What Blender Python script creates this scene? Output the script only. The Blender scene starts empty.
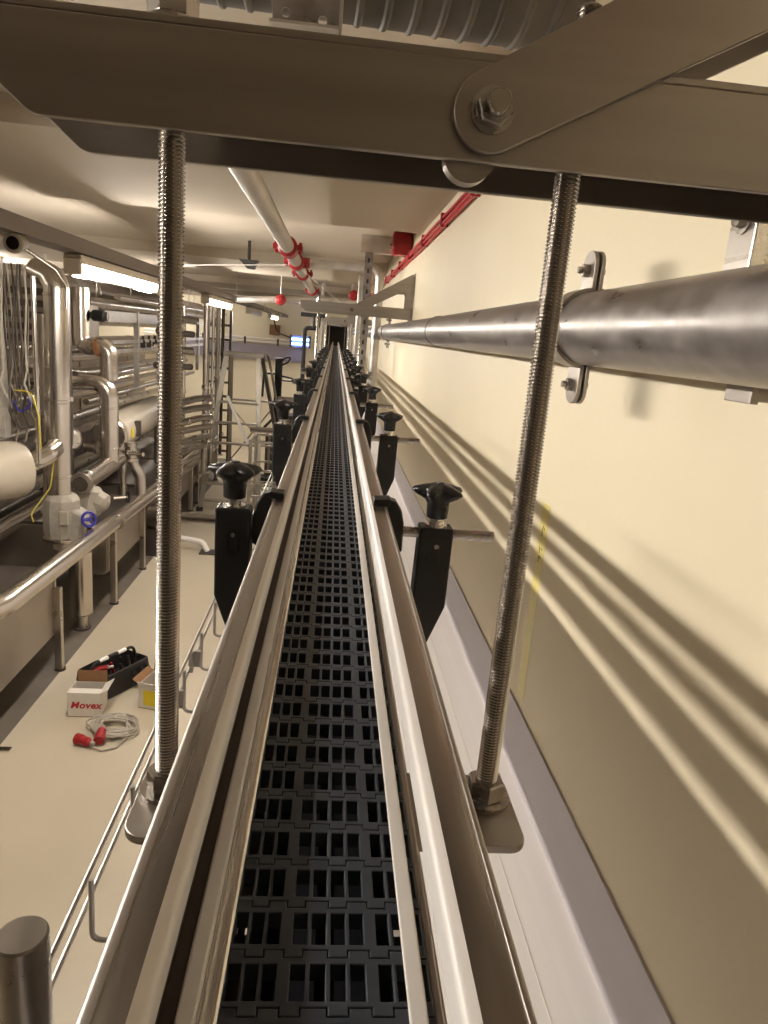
import bpy, bmesh, math, random
from mathutils import Vector, Matrix
random.seed(7)
S = bpy.context.scene
COL = S.collection
PI = math.pi

# ------------------------------------------------------------------ camera
cam_data = bpy.data.cameras.new('camera')
cam = bpy.data.objects.new('camera', cam_data); COL.objects.link(cam)
cam_data.sensor_fit = 'HORIZONTAL'; cam_data.sensor_width = 36.0
cam_data.lens = 700.0 / 768.0 * 36.0
cam_data.clip_start = 0.01; cam_data.clip_end = 100
cam.matrix_world = Matrix(((0.99436, -0.06402, -0.08460, 0), (-0.06633, 0.24722, -0.96669, 0), (0.08280, 0.96684, 0.24157, 0), (0, 0, 0, 1)))
S.camera = cam
# ------------------------------------------------------------------ world, exposure
world = bpy.data.worlds.new('world'); S.world = world; world.use_nodes = True
world.node_tree.nodes['Background'].inputs[0].default_value = (1.0, 0.86, 0.68, 1)
world.node_tree.nodes['Background'].inputs[1].default_value = 0.02
S.view_settings.view_transform = 'Standard'; S.view_settings.look = 'None'
S.view_settings.exposure = 0.0; S.view_settings.gamma = 1.0
S.view_settings.use_curve_mapping = False
LAMP_COL = (1.0, 0.925, 0.83)
LAMP_STRENGTH = 145.0

# ------------------------------------------------------------------ materials
def rgb(h):
    v = [int(h[i:i+2], 16) / 255 for i in (0, 2, 4)]
    return tuple((c / 12.92 if c <= .04045 else ((c + .055) / 1.055) ** 2.4) for c in v) + (1,)

def mat(name, col, rough=.5, metal=0.0, var=0.0, scale=(8, 8, 8), bump=0.0, bscale=None, rvar=0.0, emit=None, strength=0, coat=0, col2=None, detail=4.0, spec=None):
    m = bpy.data.materials.new(name); m.use_nodes = True
    nt = m.node_tree; N = nt.nodes; L = nt.links
    b = N['Principled BSDF']
    c = rgb(col) if isinstance(col, str) else tuple(col)
    b.inputs['Base Color'].default_value = c
    b.inputs['Roughness'].default_value = rough
    b.inputs['Metallic'].default_value = metal
    if spec is not None: b.inputs['Specular IOR Level'].default_value = spec
    if coat: b.inputs['Coat Weight'].default_value = coat
    if emit is not None:
        b.inputs['Emission Color'].default_value = tuple(emit) + (1,)
        b.inputs['Emission Strength'].default_value = strength
    if var or bump or rvar:
        tc = N.new('ShaderNodeTexCoord'); mp = N.new('ShaderNodeMapping')
        mp.inputs['Scale'].default_value = scale
        L.new(tc.outputs['Object'], mp.inputs['Vector'])
        nz = N.new('ShaderNodeTexNoise'); nz.inputs['Scale'].default_value = 1.0; nz.inputs['Detail'].default_value = detail
        L.new(mp.outputs['Vector'], nz.inputs['Vector'])
        if var:
            mx = N.new('ShaderNodeMix'); mx.data_type = 'RGBA'
            c2 = rgb(col2) if col2 else tuple(x * (1 - var) for x in c[:3]) + (1,)
            mx.inputs[6].default_value = c2; mx.inputs[7].default_value = c if col2 else tuple(min(1, x * (1 + var * .6)) for x in c[:3]) + (1,)
            rp = N.new('ShaderNodeValToRGB'); rp.color_ramp.elements[0].position = .3; rp.color_ramp.elements[1].position = .7
            L.new(nz.outputs['Fac'], rp.inputs['Fac']); L.new(rp.outputs['Color'], mx.inputs[0])
            L.new(mx.outputs[2], b.inputs['Base Color'])
        if rvar:
            mr = N.new('ShaderNodeMapRange'); mr.inputs[1].default_value = .25; mr.inputs[2].default_value = .75
            mr.inputs[3].default_value = max(.03, rough - rvar); mr.inputs[4].default_value = min(1, rough + rvar)
            L.new(nz.outputs['Fac'], mr.inputs[0]); L.new(mr.outputs[0], b.inputs['Roughness'])
        if bump:
            nb = nz
            if bscale:
                mp2 = N.new('ShaderNodeMapping'); mp2.inputs['Scale'].default_value = bscale
                L.new(tc.outputs['Object'], mp2.inputs['Vector'])
                nb = N.new('ShaderNodeTexNoise'); nb.inputs['Scale'].default_value = 1.0; nb.inputs['Detail'].default_value = 3
                L.new(mp2.outputs['Vector'], nb.inputs['Vector'])
            bp = N.new('ShaderNodeBump'); bp.inputs['Strength'].default_value = bump; bp.inputs['Distance'].default_value = .002
            L.new(nb.outputs['Fac'], bp.inputs['Height']); L.new(bp.outputs['Normal'], b.inputs['Normal'])
    return m

M = {}
M['wall'] = mat('wall_paint', 'EADEC1', .55, var=.05, scale=(3, 1.2, 1.2), bump=.06, bscale=(90, 90, 90))
M['wall_far'] = mat('far_wall_paint', 'EDE4CC', .6, var=.05, scale=(1, 1, 1))
M['skirting'] = mat('grey_skirting_paint', 'C8C2C8', .5, var=.04, scale=(4, 4, 4))
M['ledge'] = mat('white_floor_paint', 'EFEAE7', .42, var=.05, scale=(30, .8, 30))
M['seam'] = mat('seam_filler', 'D8D0C8', .5, var=.05)
M['floor'] = mat('floor_resin', 'C2B6A0', .38, var=.07, scale=(1.2, 1.2, 1.2), bump=.05, bscale=(60, 60, 60), rvar=.08)
M['ceiling'] = mat('ceiling_paint', 'C0B5A4', .75, var=.05, scale=(1.5, 1.5, 1.5))
M['floor_shade'] = mat('floor_shade_paint', '6B6257', .6, var=.2, scale=(4, 4, 4))
M['plate'] = mat('stainless_plate', (.37, .335, .30, 1), .40, 1.0, var=.10, scale=(3, 40, 60), rvar=.07, bump=.03, bscale=(10, 200, 200))
M['rail'] = mat('stainless_rail', (.40, .365, .335, 1), .30, 1.0, var=.05, scale=(160, 1.5, 160), rvar=.04, bump=.03, bscale=(400, 4, 400))
M['rail_bright'] = mat('stainless_edge', (.72, .68, .63, 1), .28, 1.0, var=.05, scale=(160, 2, 160), rvar=.05)
M['thread'] = mat('threaded_steel', (.46, .425, .39, 1), .25, 1.0)
M['nut'] = mat('stainless_nut', (.47, .435, .40, 1), .28, 1.0, var=.08, scale=(60, 60, 60), rvar=.05)
M['white_plastic'] = mat('white_plastic', 'EDE8E4', .35, var=.03, scale=(50, 2, 50))
M['belt'] = mat('dark_belt_plastic', (.040, .047, .062, 1), .38, var=.12, scale=(60, 60, 60), rvar=.06)
M['belt_shaded'] = mat('shaded_belt_plastic', (.003, .003, .005, 1), .8, var=.1, scale=(60, 60, 60), spec=.1)  # belt plastic with the shade inside the slots painted into its colour
M['black'] = mat('black_plastic', (.012, .011, .011, 1), .42, var=.1, scale=(40, 40, 40), rvar=.06, bump=.03, bscale=(300, 300, 300))
M['knob'] = mat('black_knob_plastic', (.016, .015, .016, 1), .3, var=.1, scale=(40, 40, 40), rvar=.05)
M['galv'] = mat('dirty_galvanised', (.33, .305, .29, 1), .38, .85, var=.42, scale=(30, 22, 30), rvar=.16, bump=.05, bscale=(40, 12, 40), detail=8)
M['galv_light'] = mat('galvanised_pipe', (.55, .52, .48, 1), .42, .75, var=.18, scale=(14, 6, 14), rvar=.1, detail=6)
M['duct'] = mat('dusty_duct', (.115, .098, .08, 1), .6, .25, var=.45, scale=(14, 10, 3), rvar=.12, detail=7)
M['steel'] = mat('brushed_stainless', (.50, .46, .41, 1), .30, 1.0, var=.05, scale=(2, 9, 9), rvar=.05)
M['insul'] = mat('polished_cladding', (.62, .57, .51, 1), .24, 1.0, var=.03, scale=(5, 5, 2), rvar=.03)
M['tank'] = mat('tank_sheet', (.42, .375, .325, 1), .42, .9, var=.14, scale=(3, 3, 3), rvar=.1)
M['dark_steel'] = mat('dark_steel', (.12, .10, .085, 1), .5, .7, var=.25, scale=(4, 4, 4), rvar=.1)
M['tray_steel'] = mat('tray_steel', (.21, .18, .155, 1), .5, .8, var=.2, scale=(4, 4, 4), rvar=.1)
M['lip'] = mat('stainless_lip', (.46, .42, .38, 1), .42, 1.0, var=.06, scale=(160, 2, 160), rvar=.05)
M['jacket'] = mat('insulation_jacket', 'ABA396', .62, .15, var=.12, scale=(20, 20, 20), bump=.5, bscale=(30, 30, 30))
M['cream_clad'] = mat('cream_cladding', 'BDB3A2', .42, .2, var=.06, scale=(6, 6, 6))
M['copper'] = mat('orange_band', (.42, .22, .11, 1), .45, .6, var=.2, scale=(30, 30, 30))
M['red'] = mat('red_paint', (.33, .010, .014, 1), .40, var=.15, scale=(40, 40, 40), bump=.05, bscale=(150, 150, 150))
M['red_cable'] = mat('red_cable', (.62, .045, .055, 1), .35, var=.1, scale=(40, 40, 40))
M['blue'] = mat('blue_paint', (.03, .025, .30, 1), .35, var=.1, scale=(60, 60, 60))
M['cable'] = mat('grey_cable', 'A79E90', .5, var=.12, scale=(40, 40, 40))
M['cable_dark'] = mat('dark_cable', (.03, .028, .025, 1), .5, var=.1, scale=(40, 40, 40))
M['yellow'] = mat('yellow_cable', (.50, .40, .05, 1), .4, var=.1, scale=(40, 40, 40))
M['tape'] = mat('yellow_tape', (.80, .69, .25, 1), .4, var=.06, scale=(60, 60, 60))
M['lamp'] = mat('lamp_diffuser', (.9, .86, .78, 1), .4, var=.01, emit=LAMP_COL, strength=LAMP_STRENGTH)
M['lamp_off'] = mat('unlit_diffuser', (.55, .55, .62, 1), .3, var=.05)
M['lamp_body'] = mat('lamp_housing', 'CFC6B4', .5, var=.05)
M['lamp_fill'] = mat('fill_lamp_diffuser', (.9, .86, .78, 1), .4, var=.01, emit=LAMP_COL, strength=LAMP_STRENGTH * .13)
M['blue_glow'] = mat('blue_lamp_tube', (.3, .5, 1, 1), .4, var=.01, emit=(.16, .35, 1.0), strength=14)
M['carton'] = mat('brown_carton', '8D6746', .75, var=.12, scale=(30, 30, 30))
M['carton_white'] = mat('white_carton', 'D9D2C6', .6, var=.05, scale=(30, 30, 30))
M['label_yellow'] = mat('yellow_label', 'E2CB2C', .5, var=.05, scale=(60, 60, 60))
M['red_print'] = mat('red_print', 'B8242B', .6, var=.06, scale=(60, 60, 60))
M['tool_black'] = mat('tool_bag_black', (.014, .012, .011, 1), .65, var=.2, scale=(40, 40, 40), bump=.3, bscale=(120, 120, 120))
M['aluminium'] = mat('ladder_aluminium', (.36, .33, .28, 1), .38, .9, var=.12, scale=(8, 8, 8), rvar=.1)
M['purple_beam'] = mat('grey_purple_paint', '8A838E', .5, var=.06, scale=(4, 4, 4))
M['orange'] = mat('orange_plastic', (.7, .25, .05, 1), .4, var=.1, scale=(40, 40, 40))
M['glass_dark'] = mat('dark_lens', (.01, .01, .012, 1), .08, var=.05)
M['ink'] = mat('pen_ink', (.05, .045, .02, 1), .5, var=.1, scale=(90, 90, 90))

# ------------------------------------------------------------------ mesh helpers
class MB:
    def __init__(s): s.v = []; s.f = []
    def add(s, v, f):
        b = len(s.v); s.v += [tuple(x) for x in v]; s.f += [tuple(b + i for i in q) for q in f]; return s
    def box(s, x0, x1, y0, y1, z0, z1):
        return s.add([(x0, y0, z0), (x1, y0, z0), (x1, y1, z0), (x0, y1, z0), (x0, y0, z1), (x1, y0, z1), (x1, y1, z1), (x0, y1, z1)],
                     [(0, 3, 2, 1), (4, 5, 6, 7), (0, 1, 5, 4), (1, 2, 6, 5), (2, 3, 7, 6), (3, 0, 4, 7)])
    def rings(s, rings, caps=True, closed=False):
        n = len(rings[0]); v = [p for r in rings for p in r]; f = []
        k = len(rings)
        for i in range(k if closed else k - 1):
            for j in range(n):
                a = i * n + j; b = i * n + (j + 1) % n; c = ((i + 1) % k) * n + (j + 1) % n; d = ((i + 1) % k) * n + j
                f.append((a, b, c, d))
        if caps and not closed:
            f.append(tuple(range(n))[::-1]); f.append(tuple((k - 1) * n + j for j in range(n)))
        return s.add(v, f)
    def tube(s, pts, r, n=10, caps=True, closed=False):
        pts = [Vector(p) for p in pts]; k = len(pts)
        rs = r if isinstance(r, (list, tuple)) else [r] * k
        T = []
        for i in range(k):
            if closed: t = pts[(i + 1) % k] - pts[i - 1]
            else: t = pts[min(i + 1, k - 1)] - pts[max(i - 1, 0)]
            T.append(t.normalized())
        ref = Vector((0, 0, 1)) if abs(T[0].z) < .9 else Vector((1, 0, 0))
        u = (ref - T[0] * ref.dot(T[0])).normalized()
        R = []
        for i in range(k):
            if i:
                u = u - T[i] * u.dot(T[i])
                u.normalize()
            w = T[i].cross(u)
            R.append([pts[i] + (u * math.cos(2 * PI * j / n) + w * math.sin(2 * PI * j / n)) * rs[i] for j in range(n)])
        return s.rings(R, caps, closed)
    def lathe(s, origin, axis, prof, n=24, caps=True, lobes=0, amp=0, phase=0):
        o = Vector(origin); a = Vector(axis).normalized()
        ref = Vector((0, 0, 1)) if abs(a.z) < .9 else Vector((1, 0, 0))
        u = (ref - a * ref.dot(a)).normalized(); w = a.cross(u)
        R = []
        for q in prof:
            t, r = q[0], q[1]; am = q[2] if len(q) > 2 else 0
            R.append([o + a * t + (u * math.cos(2 * PI * j / n + phase) + w * math.sin(2 * PI * j / n + phase)) * r * (1 + am * math.cos(lobes * 2 * PI * j / n)) for j in range(n)])
        return s.rings(R, caps)
    def cyl(s, p0, p1, r, n=16, caps=True):
        p0 = Vector(p0); p1 = Vector(p1)
        return s.lathe(p0, p1 - p0, [(0, r), ((p1 - p0).length, r)], n, caps)
    def bar(s, p0, p1, w, h):
        p0 = Vector(p0); p1 = Vector(p1); t = (p1 - p0).normalized()
        ref = Vector((0, 0, 1)) if abs(t.z) < .95 else Vector((0, 1, 0))
        a = t.cross(ref).normalized() * w / 2; b = a.cross(t).normalized() * h / 2
        return s.rings([[p + a + b, p - a + b, p - a - b, p + a - b] for p in (p0, p1)])
    def hexa(s, c, axis, r, h, phase=0):
        return s.lathe(c, axis, [(0, r * .93), (h * .12, r), (h * .88, r), (h, r * .93)], 6, True, phase=phase)
    def prism(s, poly, plane, lo, hi):
        ix = {'x': 0, 'y': 1, 'z': 2}
        a, b = ix[plane[0]], ix[plane[1]]; c = 3 - a - b
        n = len(poly); v = []
        for t in (lo, hi):
            for p in poly:
                q = [0, 0, 0]; q[a] = p[0]; q[b] = p[1]; q[c] = t; v.append(q)
        f = [tuple(range(n))[::-1], tuple(range(n, 2 * n))] + [(i, (i + 1) % n, n + (i + 1) % n, n + i) for i in range(n)]
        return s.add(v, f)
    def xf(s, m):
        s.v = [tuple(m @ Vector(p)) for p in s.v]; return s
    def mesh(s, name, m, smooth=35):
        me = bpy.data.meshes.new(name); me.from_pydata(s.v, [], s.f)
        bm = bmesh.new(); bm.from_mesh(me); bmesh.ops.recalc_face_normals(bm, faces=bm.faces); bm.to_mesh(me); bm.free()
        if smooth:
            me.polygons.foreach_set('use_smooth', [True] * len(me.polygons)); me.set_sharp_from_angle(angle=math.radians(smooth))
        if m: me.materials.append(m)
        me.update(); return me
    def build(s, name, m, parent=None, smooth=35, bevel=0, seg=2):
        o = bpy.data.objects.new(name, s.mesh(name, M[m] if isinstance(m, str) else m, smooth)); COL.objects.link(o)
        if parent: o.parent = parent; o.matrix_parent_inverse = parent.matrix_world.inverted()
        if bevel:
            md = o.modifiers.new('bevel', 'BEVEL'); md.width = bevel; md.segments = seg; md.limit_method = 'ANGLE'; md.angle_limit = math.radians(40)
        return o

def fillet(pts, R, n=6):
    pts = [Vector(p) for p in pts]; out = [pts[0]]
    for i in range(1, len(pts) - 1):
        r = R[i - 1] if isinstance(R, (list, tuple)) else R
        a = (pts[i - 1] - pts[i]); b = (pts[i + 1] - pts[i])
        la, lb = a.length, b.length; a.normalize(); b.normalize()
        ang = a.angle(b)
        if ang > PI - .02: out.append(pts[i]); continue
        d = min(r / math.tan(ang / 2), la * .48, lb * .48); rr = d * math.tan(ang / 2)
        c = pts[i] + (a + b).normalized() * (rr / math.sin(ang / 2))
        p = pts[i] + a * d - c; q = pts[i] + b * d - c
        tot = p.angle(q); ax = p.cross(q)
        for k in range(n + 1):
            out.append(c + Matrix.Rotation(tot * k / n, 3, ax) @ p)
    out.append(pts[-1]); return out

def roundpoly(poly, R, n=5):
    P = [(p[0], p[1], 0) for p in poly]; k = len(P); out = []
    for i in range(k):
        r = R[i] if isinstance(R, (list, tuple)) else R
        if r <= 0: out.append(poly[i]); continue
        f = fillet([P[i - 1], P[i], P[(i + 1) % k]], r, n)
        out += [(v.x, v.y) for v in f[1:-1]]
    return out

def tag(o, label, cat, group=None, kind=None):
    o['label'] = label; o['category'] = cat
    if group: o['group'] = group
    if kind: o['kind'] = kind
    return o

def thing(name, label, cat, loc=(0, 0, 0), group=None):
    o = bpy.data.objects.new(name, None); COL.objects.link(o); o.empty_display_size = .05
    o.location = loc; o.matrix_world = Matrix.Translation(loc)
    return tag(o, label, cat, group)

def struct(mb, name, m, parent=None, smooth=0):
    o = mb.build(name, m, parent, smooth)
    if not parent: o['kind'] = 'structure'
    return o

def dup(root, offset, label=None, group=None):
    r = root.copy(); COL.objects.link(r); r.location = Vector(root.location) + Vector(offset)
    if label: r['label'] = label
    if group: r['group'] = group
    for ch in list(root.children):
        c = ch.copy(); COL.objects.link(c); c.parent = r
        c.matrix_parent_inverse = ch.matrix_parent_inverse.copy()
        for g in list(ch.children):
            d = g.copy(); COL.objects.link(d); d.parent = c
            d.matrix_parent_inverse = g.matrix_parent_inverse.copy()
    return r

ORD = ['nearest', 'second nearest', 'third nearest', 'fourth nearest', 'fifth nearest', 'sixth nearest', 'seventh nearest', 'eighth nearest', 'ninth nearest', 'tenth nearest', 'eleventh nearest', 'twelfth nearest', 'thirteenth nearest', 'fourteenth nearest']

# ================================================================== SETTING
FZ = -2.8; WX = .40; CZ = .60; BZ = .52
Y0, Y1, XL = -3.0, 18.0, -7.0
struct(MB().box(XL - .2, WX + .3, Y0 - .2, Y1 + 3, FZ - .2, FZ), 'floor', 'floor')
struct(MB().box(XL - .2, WX + .3, Y0 - .2, Y1 + 3, CZ, CZ + .2), 'ceiling', 'ceiling')
wr = struct(MB().box(WX, WX + .3, Y0, Y1 + 3, -.672, CZ), 'wall_right', 'wall')
struct(MB().box(WX - .004, WX + .3, Y0, Y1 + 3, -.80, -.672), 'baseboard_right', 'skirting')
lg = struct(MB().box(-.03, WX + .3, Y0, Y1 + 3, FZ, -.80), 'trim_1', 'ledge')
tag(lg, 'white painted ledge running below the grey skirting of the wall', 'ledge')
for k, x in enumerate((.262, .318)):
    MB().box(x, x + .0012, Y0, Y1 + 3, -.8, -.7994).build('seam', 'seam', lg, 0)
struct(MB().box(XL - .2, XL, Y0, Y1 + 3, FZ, CZ), 'wall_left', 'wall_far')
bw = struct(MB().box(XL, -.27, Y1, Y1 + .2, FZ, CZ).box(-.27, .4, Y1, Y1 + .2, FZ, -.6).box(-.27, .4, Y1, Y1 + .2, .22, CZ), 'wall_back', 'wall_far')
struct(MB().box(XL, WX, Y0 - .2, Y0, FZ, CZ), 'wall_front', 'dark_steel')
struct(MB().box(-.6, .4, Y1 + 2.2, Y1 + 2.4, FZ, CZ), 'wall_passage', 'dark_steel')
# downstand beams across the ceiling
for k, (a, b) in enumerate(((-1.6, -.4), (2.35, 3.75), (6.2, 7.6), (9.9, 11.2), (13.4, 14.6))):
    o = struct(MB().box(XL, WX, a, b, BZ, CZ + .02), 'ceiling_beam', 'ceiling'); o['kind'] = 'structure'
# back wall fittings
t = thing('wall_beam', 'grey purple beam with two white rails along the far wall', 'beam', (-2.6, Y1 - .15, -.6))
MB().box(-4.6, -.75, Y1 - .25, Y1 - .002, -.78, -.42).build('beam_web', 'purple_beam', t, 0)
for z in (-.28, -.36):
    MB().cyl((-4.6, Y1 - .2, z), (-.75, Y1 - .2, z), .025, 8).build('handrail', 'white_plastic', t)
for x in (-4.2, -3.2, -2.2, -1.4, -.8):
    MB().box(x - .025, x + .025, Y1 - .23, Y1 - .17, -.42, -.26).build('rail_post', 'dark_steel', t, 0)
for i, (x, z) in enumerate(((-2.93, .02), (-1.5, -.05))):
    t = thing('wall_box', ('small brown square box high on the far wall, on its left half', 'small brown square box high on the far wall, nearer the conveyor')[i], 'box', (x, Y1 - .06, z), 'small boxes on the far wall')
    MB().box(x - .13, x + .13, Y1 - .08, Y1 - .001, z - .12, z + .12).build('box_body', 'carton', t, 0, .01)
    MB().box(x - .1, x + .1, Y1 - .095, Y1 - .078, z - .09, z + .09).build('box_cover', 'carton', t, 0)
# blue lamp
t = thing('insect_lamp', 'glowing blue tube lamp hung on the far wall beside the conveyor', 'lamp', (-.88, Y1 - .36, -.3))
MB().box(-1.10, -.60, Y1 - .33, Y1 - .255, -.41, -.14).build('lamp_back', 'purple_beam', t, 0)
for z in (-.335, -.225):
    MB().cyl((-1.06, Y1 - .38, z), (-.64, Y1 - .38, z), .028, 10).build('lamp_tube', 'blue_glow', t)
for x in (-1.10, -.64):
    MB().box(x, x + .04, Y1 - .43, Y1 - .33, -.42, -.13).build('end_cap', 'dark_steel', t, 0)
MB().tube(fillet([(-1.1, Y1 - .29, -.2), (-1.45, Y1 - .1, -.1), (-1.6, Y1 - .1, .45)], .2), .018, 6).build('lamp_cable', 'cable_dark', t)

# ================================================================== LAMPS ON THE CABLE TRAY
def fixture(y0, x=-1.25, z=.21, L=1.5, lit=True, label='', k=1.0, lm='lamp', grp='fluorescent lamps under the cable tray'):
    t = thing('fluorescent_lamp', label, 'lamp', (x, y0 + L / 2, z), grp)
    MB().box(x - .044, x + .044, y0 + .012, y0 + L - .012, z + .004, z + .047).build('housing', 'lamp_body', t, 0, .006)
    pr = roundpoly([(x - .025 * k, z + .0035), (x - .024 * k, z - .032 * k), (x + .024 * k, z - .032 * k), (x + .025 * k, z + .0035)], [0, .020, .020, 0], 4)
    MB().prism(pr, 'xz', y0 + .03, y0 + L - .03).build('diffuser', lm if lit else 'lamp_off', t)
    for y in (y0, y0 + L - .03):
        MB().box(x - .030 * k, x + .030 * k, y, y + .03, z - .034 * k, z + .03).build('end_cap', 'lamp_body', t, 0, .006)
    return t
for i, (y, lit) in enumerate(((.3, 1), (3.55, 1), (7.0, 1), (10.4, 0), (13.7, 1))):
    lab = ['lit fluorescent lamp under the cable tray beside the photographer', 'long bright fluorescent lamp under the cable tray, nearest one in view', 'bright fluorescent lamp under the cable tray, behind the left threaded rod',
           'unlit bluish fluorescent lamp under the far part of the cable tray', 'small bright fluorescent lamp at the far end of the cable tray'][i]
    fixture(y, lit=lit, label=lab, k=1.0 if i == 0 else 1.35)
for i, y in enumerate((4.9, 8.6, 12.4, 16.0)):
    fixture(y, x=-4.4, z=.553, lm='lamp_fill' if i == 0 else 'lamp', label='added fluorescent fill lamp on the ceiling above the pipework, %s of its row' % ORD[i], grp='added ceiling fill lamps above the pipework')  # row added for fill light; the dim first one lifts the pipe reflections

t = thing('cable_tray', 'long brown perforated cable tray hung under the ceiling at left', 'cable tray', (-1.25, 6, .29))
TR = (-1.31, -1.19)
b = MB()
b.box(TR[0], TR[1], .0, 17.9, .262, .265)
for x in (TR[0], TR[1] - .003): b.box(x, x + .003, .0, 17.9, .2653, .325)
b.build('tray_channel', 'tray_steel', t, 0)
for k, x in enumerate((-1.29, -1.265, -1.24, -1.215)):
    MB().tube([(x + .004 * math.sin(y * 1.7 + k), y, .276 + .003 * math.sin(y * 2 + k * 2)) for y in [i * .6 for i in range(30)]], .008, 6).build('tray_cable', 'cable_dark' if k % 2 else 'cable', t)
for y in (1.0, 5.6, 8.6, 12, 15.5):
    MB().cyl((-1.18, y, .25), (-1.18, y, CZ - .001), .005, 6).build('hanger_rod', 'galv_light', t)
    MB().box(-1.33, -1.17, y - .02, y + .02, .256, .262).build('tray_support', 'galv_light', t, 0)

t = thing('horn_speaker', 'small round grey horn with dark mouth under the cable tray', 'speaker', (-1.25, 2.95, .225))
MB().lathe((-1.206, 2.83, .222), (0, 1, .12), [(0, .032), (.004, .037), (.03, .035), (.07, .030), (.1, .016)], 20).build('horn_shell', 'cable', t)
MB().lathe((-1.206, 2.8285, .222), (0, -1, -.12), [(0, .024), (.001, .023)], 20).build('horn_mouth', 'glass_dark', t)
MB().cyl((-1.206, 2.9, .255), (-1.206, 2.9, .2615), .02, 10).build('mount', 'dark_steel', t)

# ================================================================== CONVEYOR
CX = .013; BT = -.245; PIT = .0254
YB = .03
t = belt = thing('conveyor_belt', 'dark blue grey modular plastic belt with rows of slots running away', 'conveyor belt', (CX, 0, BT))
def module_mb(bevel):
    # one hinged belt module: a plate with rectangular slots and stepped front and rear edges that mesh with its neighbours
    W = .081; x0 = -W / 2; g = .0005
    slots = [(1.2, 6.4), (7.9, 13.2), (14.8, 20.2), (25.6, 31.6), (33.4, 39.5), (41.5, 47.6), (49.4, 55.4), (60.8, 66.2), (67.8, 73.1), (74.6, 79.8)]
    slots = [(x0 + a / 1000, x0 + c / 1000) for a, c in slots]
    ys, ye, f0, f1 = -.0085, .0076, .0104, .0140
    steps = [x0 + v / 1000 for v in (0, 6.8, 14.4, 22.4, 30.2, 40.4, 48.6, 57.4, 65.6, 73.4)] + [x0 + W]
    yl = [f0 + g - PIT, f1 + g - PIT, ys, ye, f0, f1]
    xl = sorted({round(v, 6) for s_ in slots for v in s_} | {round(v + d, 6) for v in steps[1:-1] for d in (-g / 2, g / 2)} | {round(x0, 6), round(x0 + W, 6)})
    def step(x):
        for i in range(10):
            if steps[i] - 1e-6 <= x <= steps[i + 1] + 1e-6: return i
        return 0
    def occ(i, j):
        if i < 0 or j < 0 or i >= len(xl) - 1 or j >= 5: return False
        x = (xl[i] + xl[i + 1]) / 2; k = step(x)
        if any(abs(x - v) < g / 2 for v in steps[1:-1]): 
            return 1 <= j <= 3 if not any(a < x < c for a, c in slots) or j != 2 else False
        if j == 0: return k % 2 == 1
        if j == 4: return k % 2 == 0
        if j == 2: return not any(a < x < c for a, c in slots)
        return True
    bm = bmesh.new(); vt = {}
    def V(i, j, z):
        key = (i, j, z)
        if key not in vt: vt[key] = bm.verts.new((xl[i], yl[j], z))
        return vt[key]
    zb = -.0085
    for i in range(len(xl) - 1):
        for j in range(5):
            if not occ(i, j): continue
            bm.faces.new((V(i, j, 0), V(i + 1, j, 0), V(i + 1, j + 1, 0), V(i, j + 1, 0)))
            for di, dj, a, c in ((-1, 0, (i, j + 1), (i, j)), (1, 0, (i + 1, j), (i + 1, j + 1)), (0, -1, (i, j), (i + 1, j)), (0, 1, (i + 1, j + 1), (i, j + 1))):
                if not occ(i + di, j + dj):
                    bm.faces.new((V(*a, 0), V(*a, zb), V(*c, zb), V(*c, 0)))
    bmesh.ops.recalc_face_normals(bm, faces=bm.faces)
    bmesh.ops.dissolve_limit(bm, angle_limit=.02, verts=bm.verts, edges=bm.edges)
    if bevel:
        es = [e for e in bm.edges if len(e.link_faces) == 2 and abs(e.verts[0].co.z) < 1e-6 and abs(e.verts[1].co.z) < 1e-6]
        bmesh.ops.bevel(bm, geom=es, offset=.00045, segments=2, affect='EDGES', profile=.5)
    bmesh.ops.triangulate(bm, faces=[f for f in bm.faces if len(f.verts) > 4])
    me = bpy.data.meshes.new('belt_module'); bm.to_mesh(me); bm.free(); me.materials.append(M['belt'])
    for p in me.polygons:
        if p.normal.z < -.5: p.flip()
    return me
mme = module_mb(True); mfar = module_mb(False)
NM = 150
for i in range(NM):
    o = bpy.data.objects.new('belt_module', mme); COL.objects.link(o); o.parent = belt; o.matrix_parent_inverse = belt.matrix_world.inverted()
    o.location = (CX, YB + (i + .5) * PIT, BT)
# the far strand is one joined part
mm2 = MB(); src = MB(); src.v = [tuple(v.co) for v in mfar.vertices]; src.f = [tuple(p.vertices) for p in mfar.polygons]
NF = 420
for i in range(NM, NM + NF):
    y = YB + (i + .5) * PIT
    mm2.add([(p[0] + CX, p[1] + y, p[2] + BT) for p in src.v], src.f)
o = mm2.build('belt_modules_beyond', 'belt', belt, 0); o['kind'] = 'stuff'
YE = YB + (NM + NF) * PIT
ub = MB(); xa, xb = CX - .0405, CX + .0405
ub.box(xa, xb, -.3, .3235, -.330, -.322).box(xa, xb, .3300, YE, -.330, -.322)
ub.build('return_strand', 'belt_shaded', belt, 0)

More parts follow.
